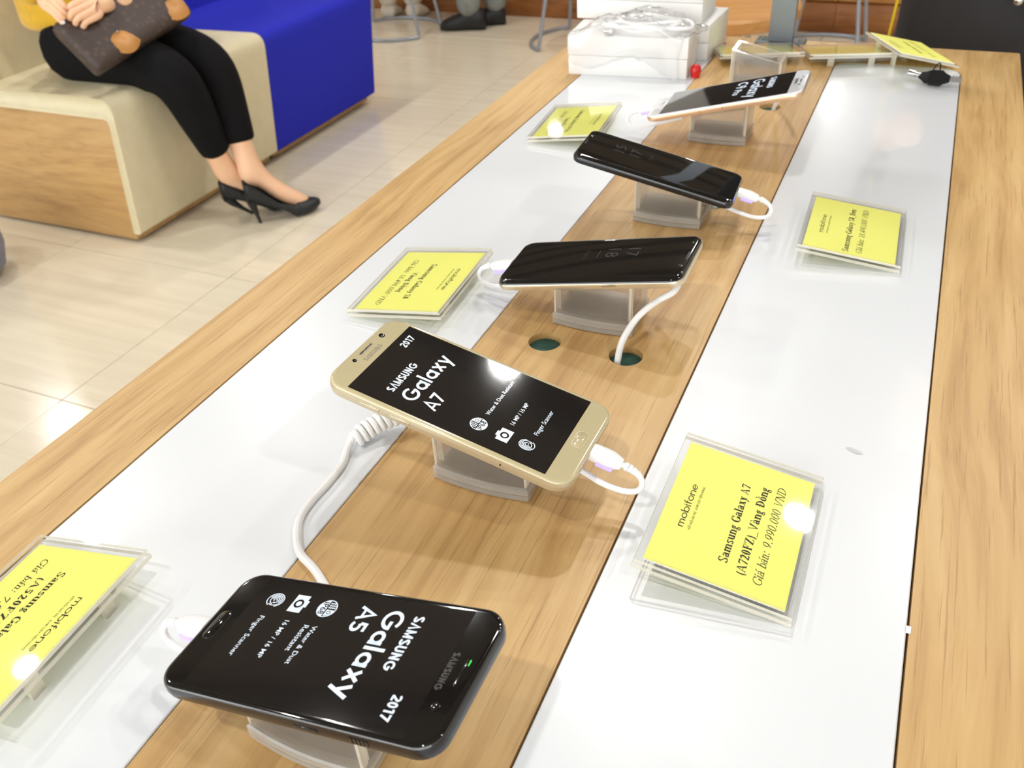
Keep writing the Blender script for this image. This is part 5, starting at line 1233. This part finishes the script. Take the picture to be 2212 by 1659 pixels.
shoe_low(f1, o, (-2.665, 4.27, 0), rad(95), 'cream_cloth', .13); shoe_low(f1, o, (-2.535, 4.30, 0), rad(85), 'cream_cloth', .13)
sn = {'hem': ((-2.52, 4.02, .60), (.15, .13)), 'c': ((-2.52, 4.04, .92), (.15, .13)), 'n': ((-2.52, 4.05, 1.06), .07), 'ls': ((-2.68, 4.04, .99), .07), 'le': ((-2.72, 4.15, .80), .055), 'rs': ((-2.36, 4.04, .99), .07), 're': ((-2.32, 4.15, .80), .055)}
skin(sn, chain('hem', 'c', 'n') + chain('c', 'ls', 'le') + chain('c', 'rs', 're'), 'shirt', 'cream_cloth', f1, origin=o, root='c')
MB().lathe([(0, -.10), (.07, -.09), (.095, 0), (.08, .07), (0, .10)], 20).build('hair', 'hair', f1, loc=(0, .0, 1.24))
# standing at the counter in grey jeans and black shoes
o = Vector((-2.08, 4.22, 0))
nd = {'p': ((-2.06, 4.22, .90), .10), 'b': ((-2.06, 4.22, 1.08), .11), 'c': ((-2.06, 4.22, 1.28), .12), 'n': ((-2.06, 4.22, 1.44), .05), 'h': ((-2.06, 4.21, 1.54), .08), 'h2': ((-2.06, 4.21, 1.62), .075),
      'ls': ((-2.06, 4.06, 1.36), .05), 'le': ((-2.08, 4.02, 1.1), .04), 'lw': ((-2.2, 4.10, .98), .03), 'rs': ((-2.06, 4.38, 1.36), .05), 're': ((-2.10, 4.36, 1.12), .04), 'rw': ((-2.22, 4.34, 1.06), .03),
      'lk': ((-2.11, 4.165, .48), .055), 'la': ((-2.12, 4.165, .11), .04), 'rk': ((-2.03, 4.28, .48), .055), 'ra': ((-2.03, 4.285, .11), .04)}
ed = chain('p', 'b', 'c', 'n', 'h', 'h2') + chain('c', 'ls', 'le', 'lw') + chain('c', 'rs', 're', 'rw') + chain('p', 'lk', 'la') + chain('p', 'rk', 'ra')
td = {'p': ((-2.06, 4.22, .92), .13), 'lk': ((-2.11, 4.165, .48), .085), 'la0': ((-2.12, 4.165, .16), .066), 'la': ((-2.12, 4.165, .055), .062), 'rk': ((-2.03, 4.28, .48), .085), 'ra0': ((-2.03, 4.285, .16), .066), 'ra': ((-2.03, 4.285, .055), .062)}
f2 = figure(o, nd, ed, 'jeans_grey', td, chain('p', 'lk', 'la0', 'la') + chain('p', 'rk', 'ra0', 'ra'), None, 'person in grey jeans and black shoes at the counter, feet only', 'p')
shoe_low(f2, o, (-2.045, 4.195, 0), rad(195), 'shoe_black', .235, .056, .095); shoe_low(f2, o, (-1.985, 4.31, 0), rad(205), 'shoe_black', .21, .05, .09)
sn = {'hem': ((-2.06, 4.22, .88), (.16, .14)), 'c': ((-2.06, 4.22, 1.28), (.15, .13)), 'n': ((-2.06, 4.22, 1.42), .07), 'ls': ((-2.06, 4.06, 1.35), .07), 'le': ((-2.08, 4.02, 1.1), .055), 'rs': ((-2.06, 4.36, 1.35), .07), 're': ((-2.10, 4.36, 1.12), .055)}
skin(sn, chain('hem', 'c', 'n') + chain('c', 'ls', 'le') + chain('c', 'rs', 're'), 'shirt', 'jacket', f2, origin=o, root='c')
MB().lathe([(0, -.10), (.07, -.09), (.095, 0), (.08, .07), (0, .10)], 20).build('hair', 'hair', f2, loc=(0.03, .0, 1.62))
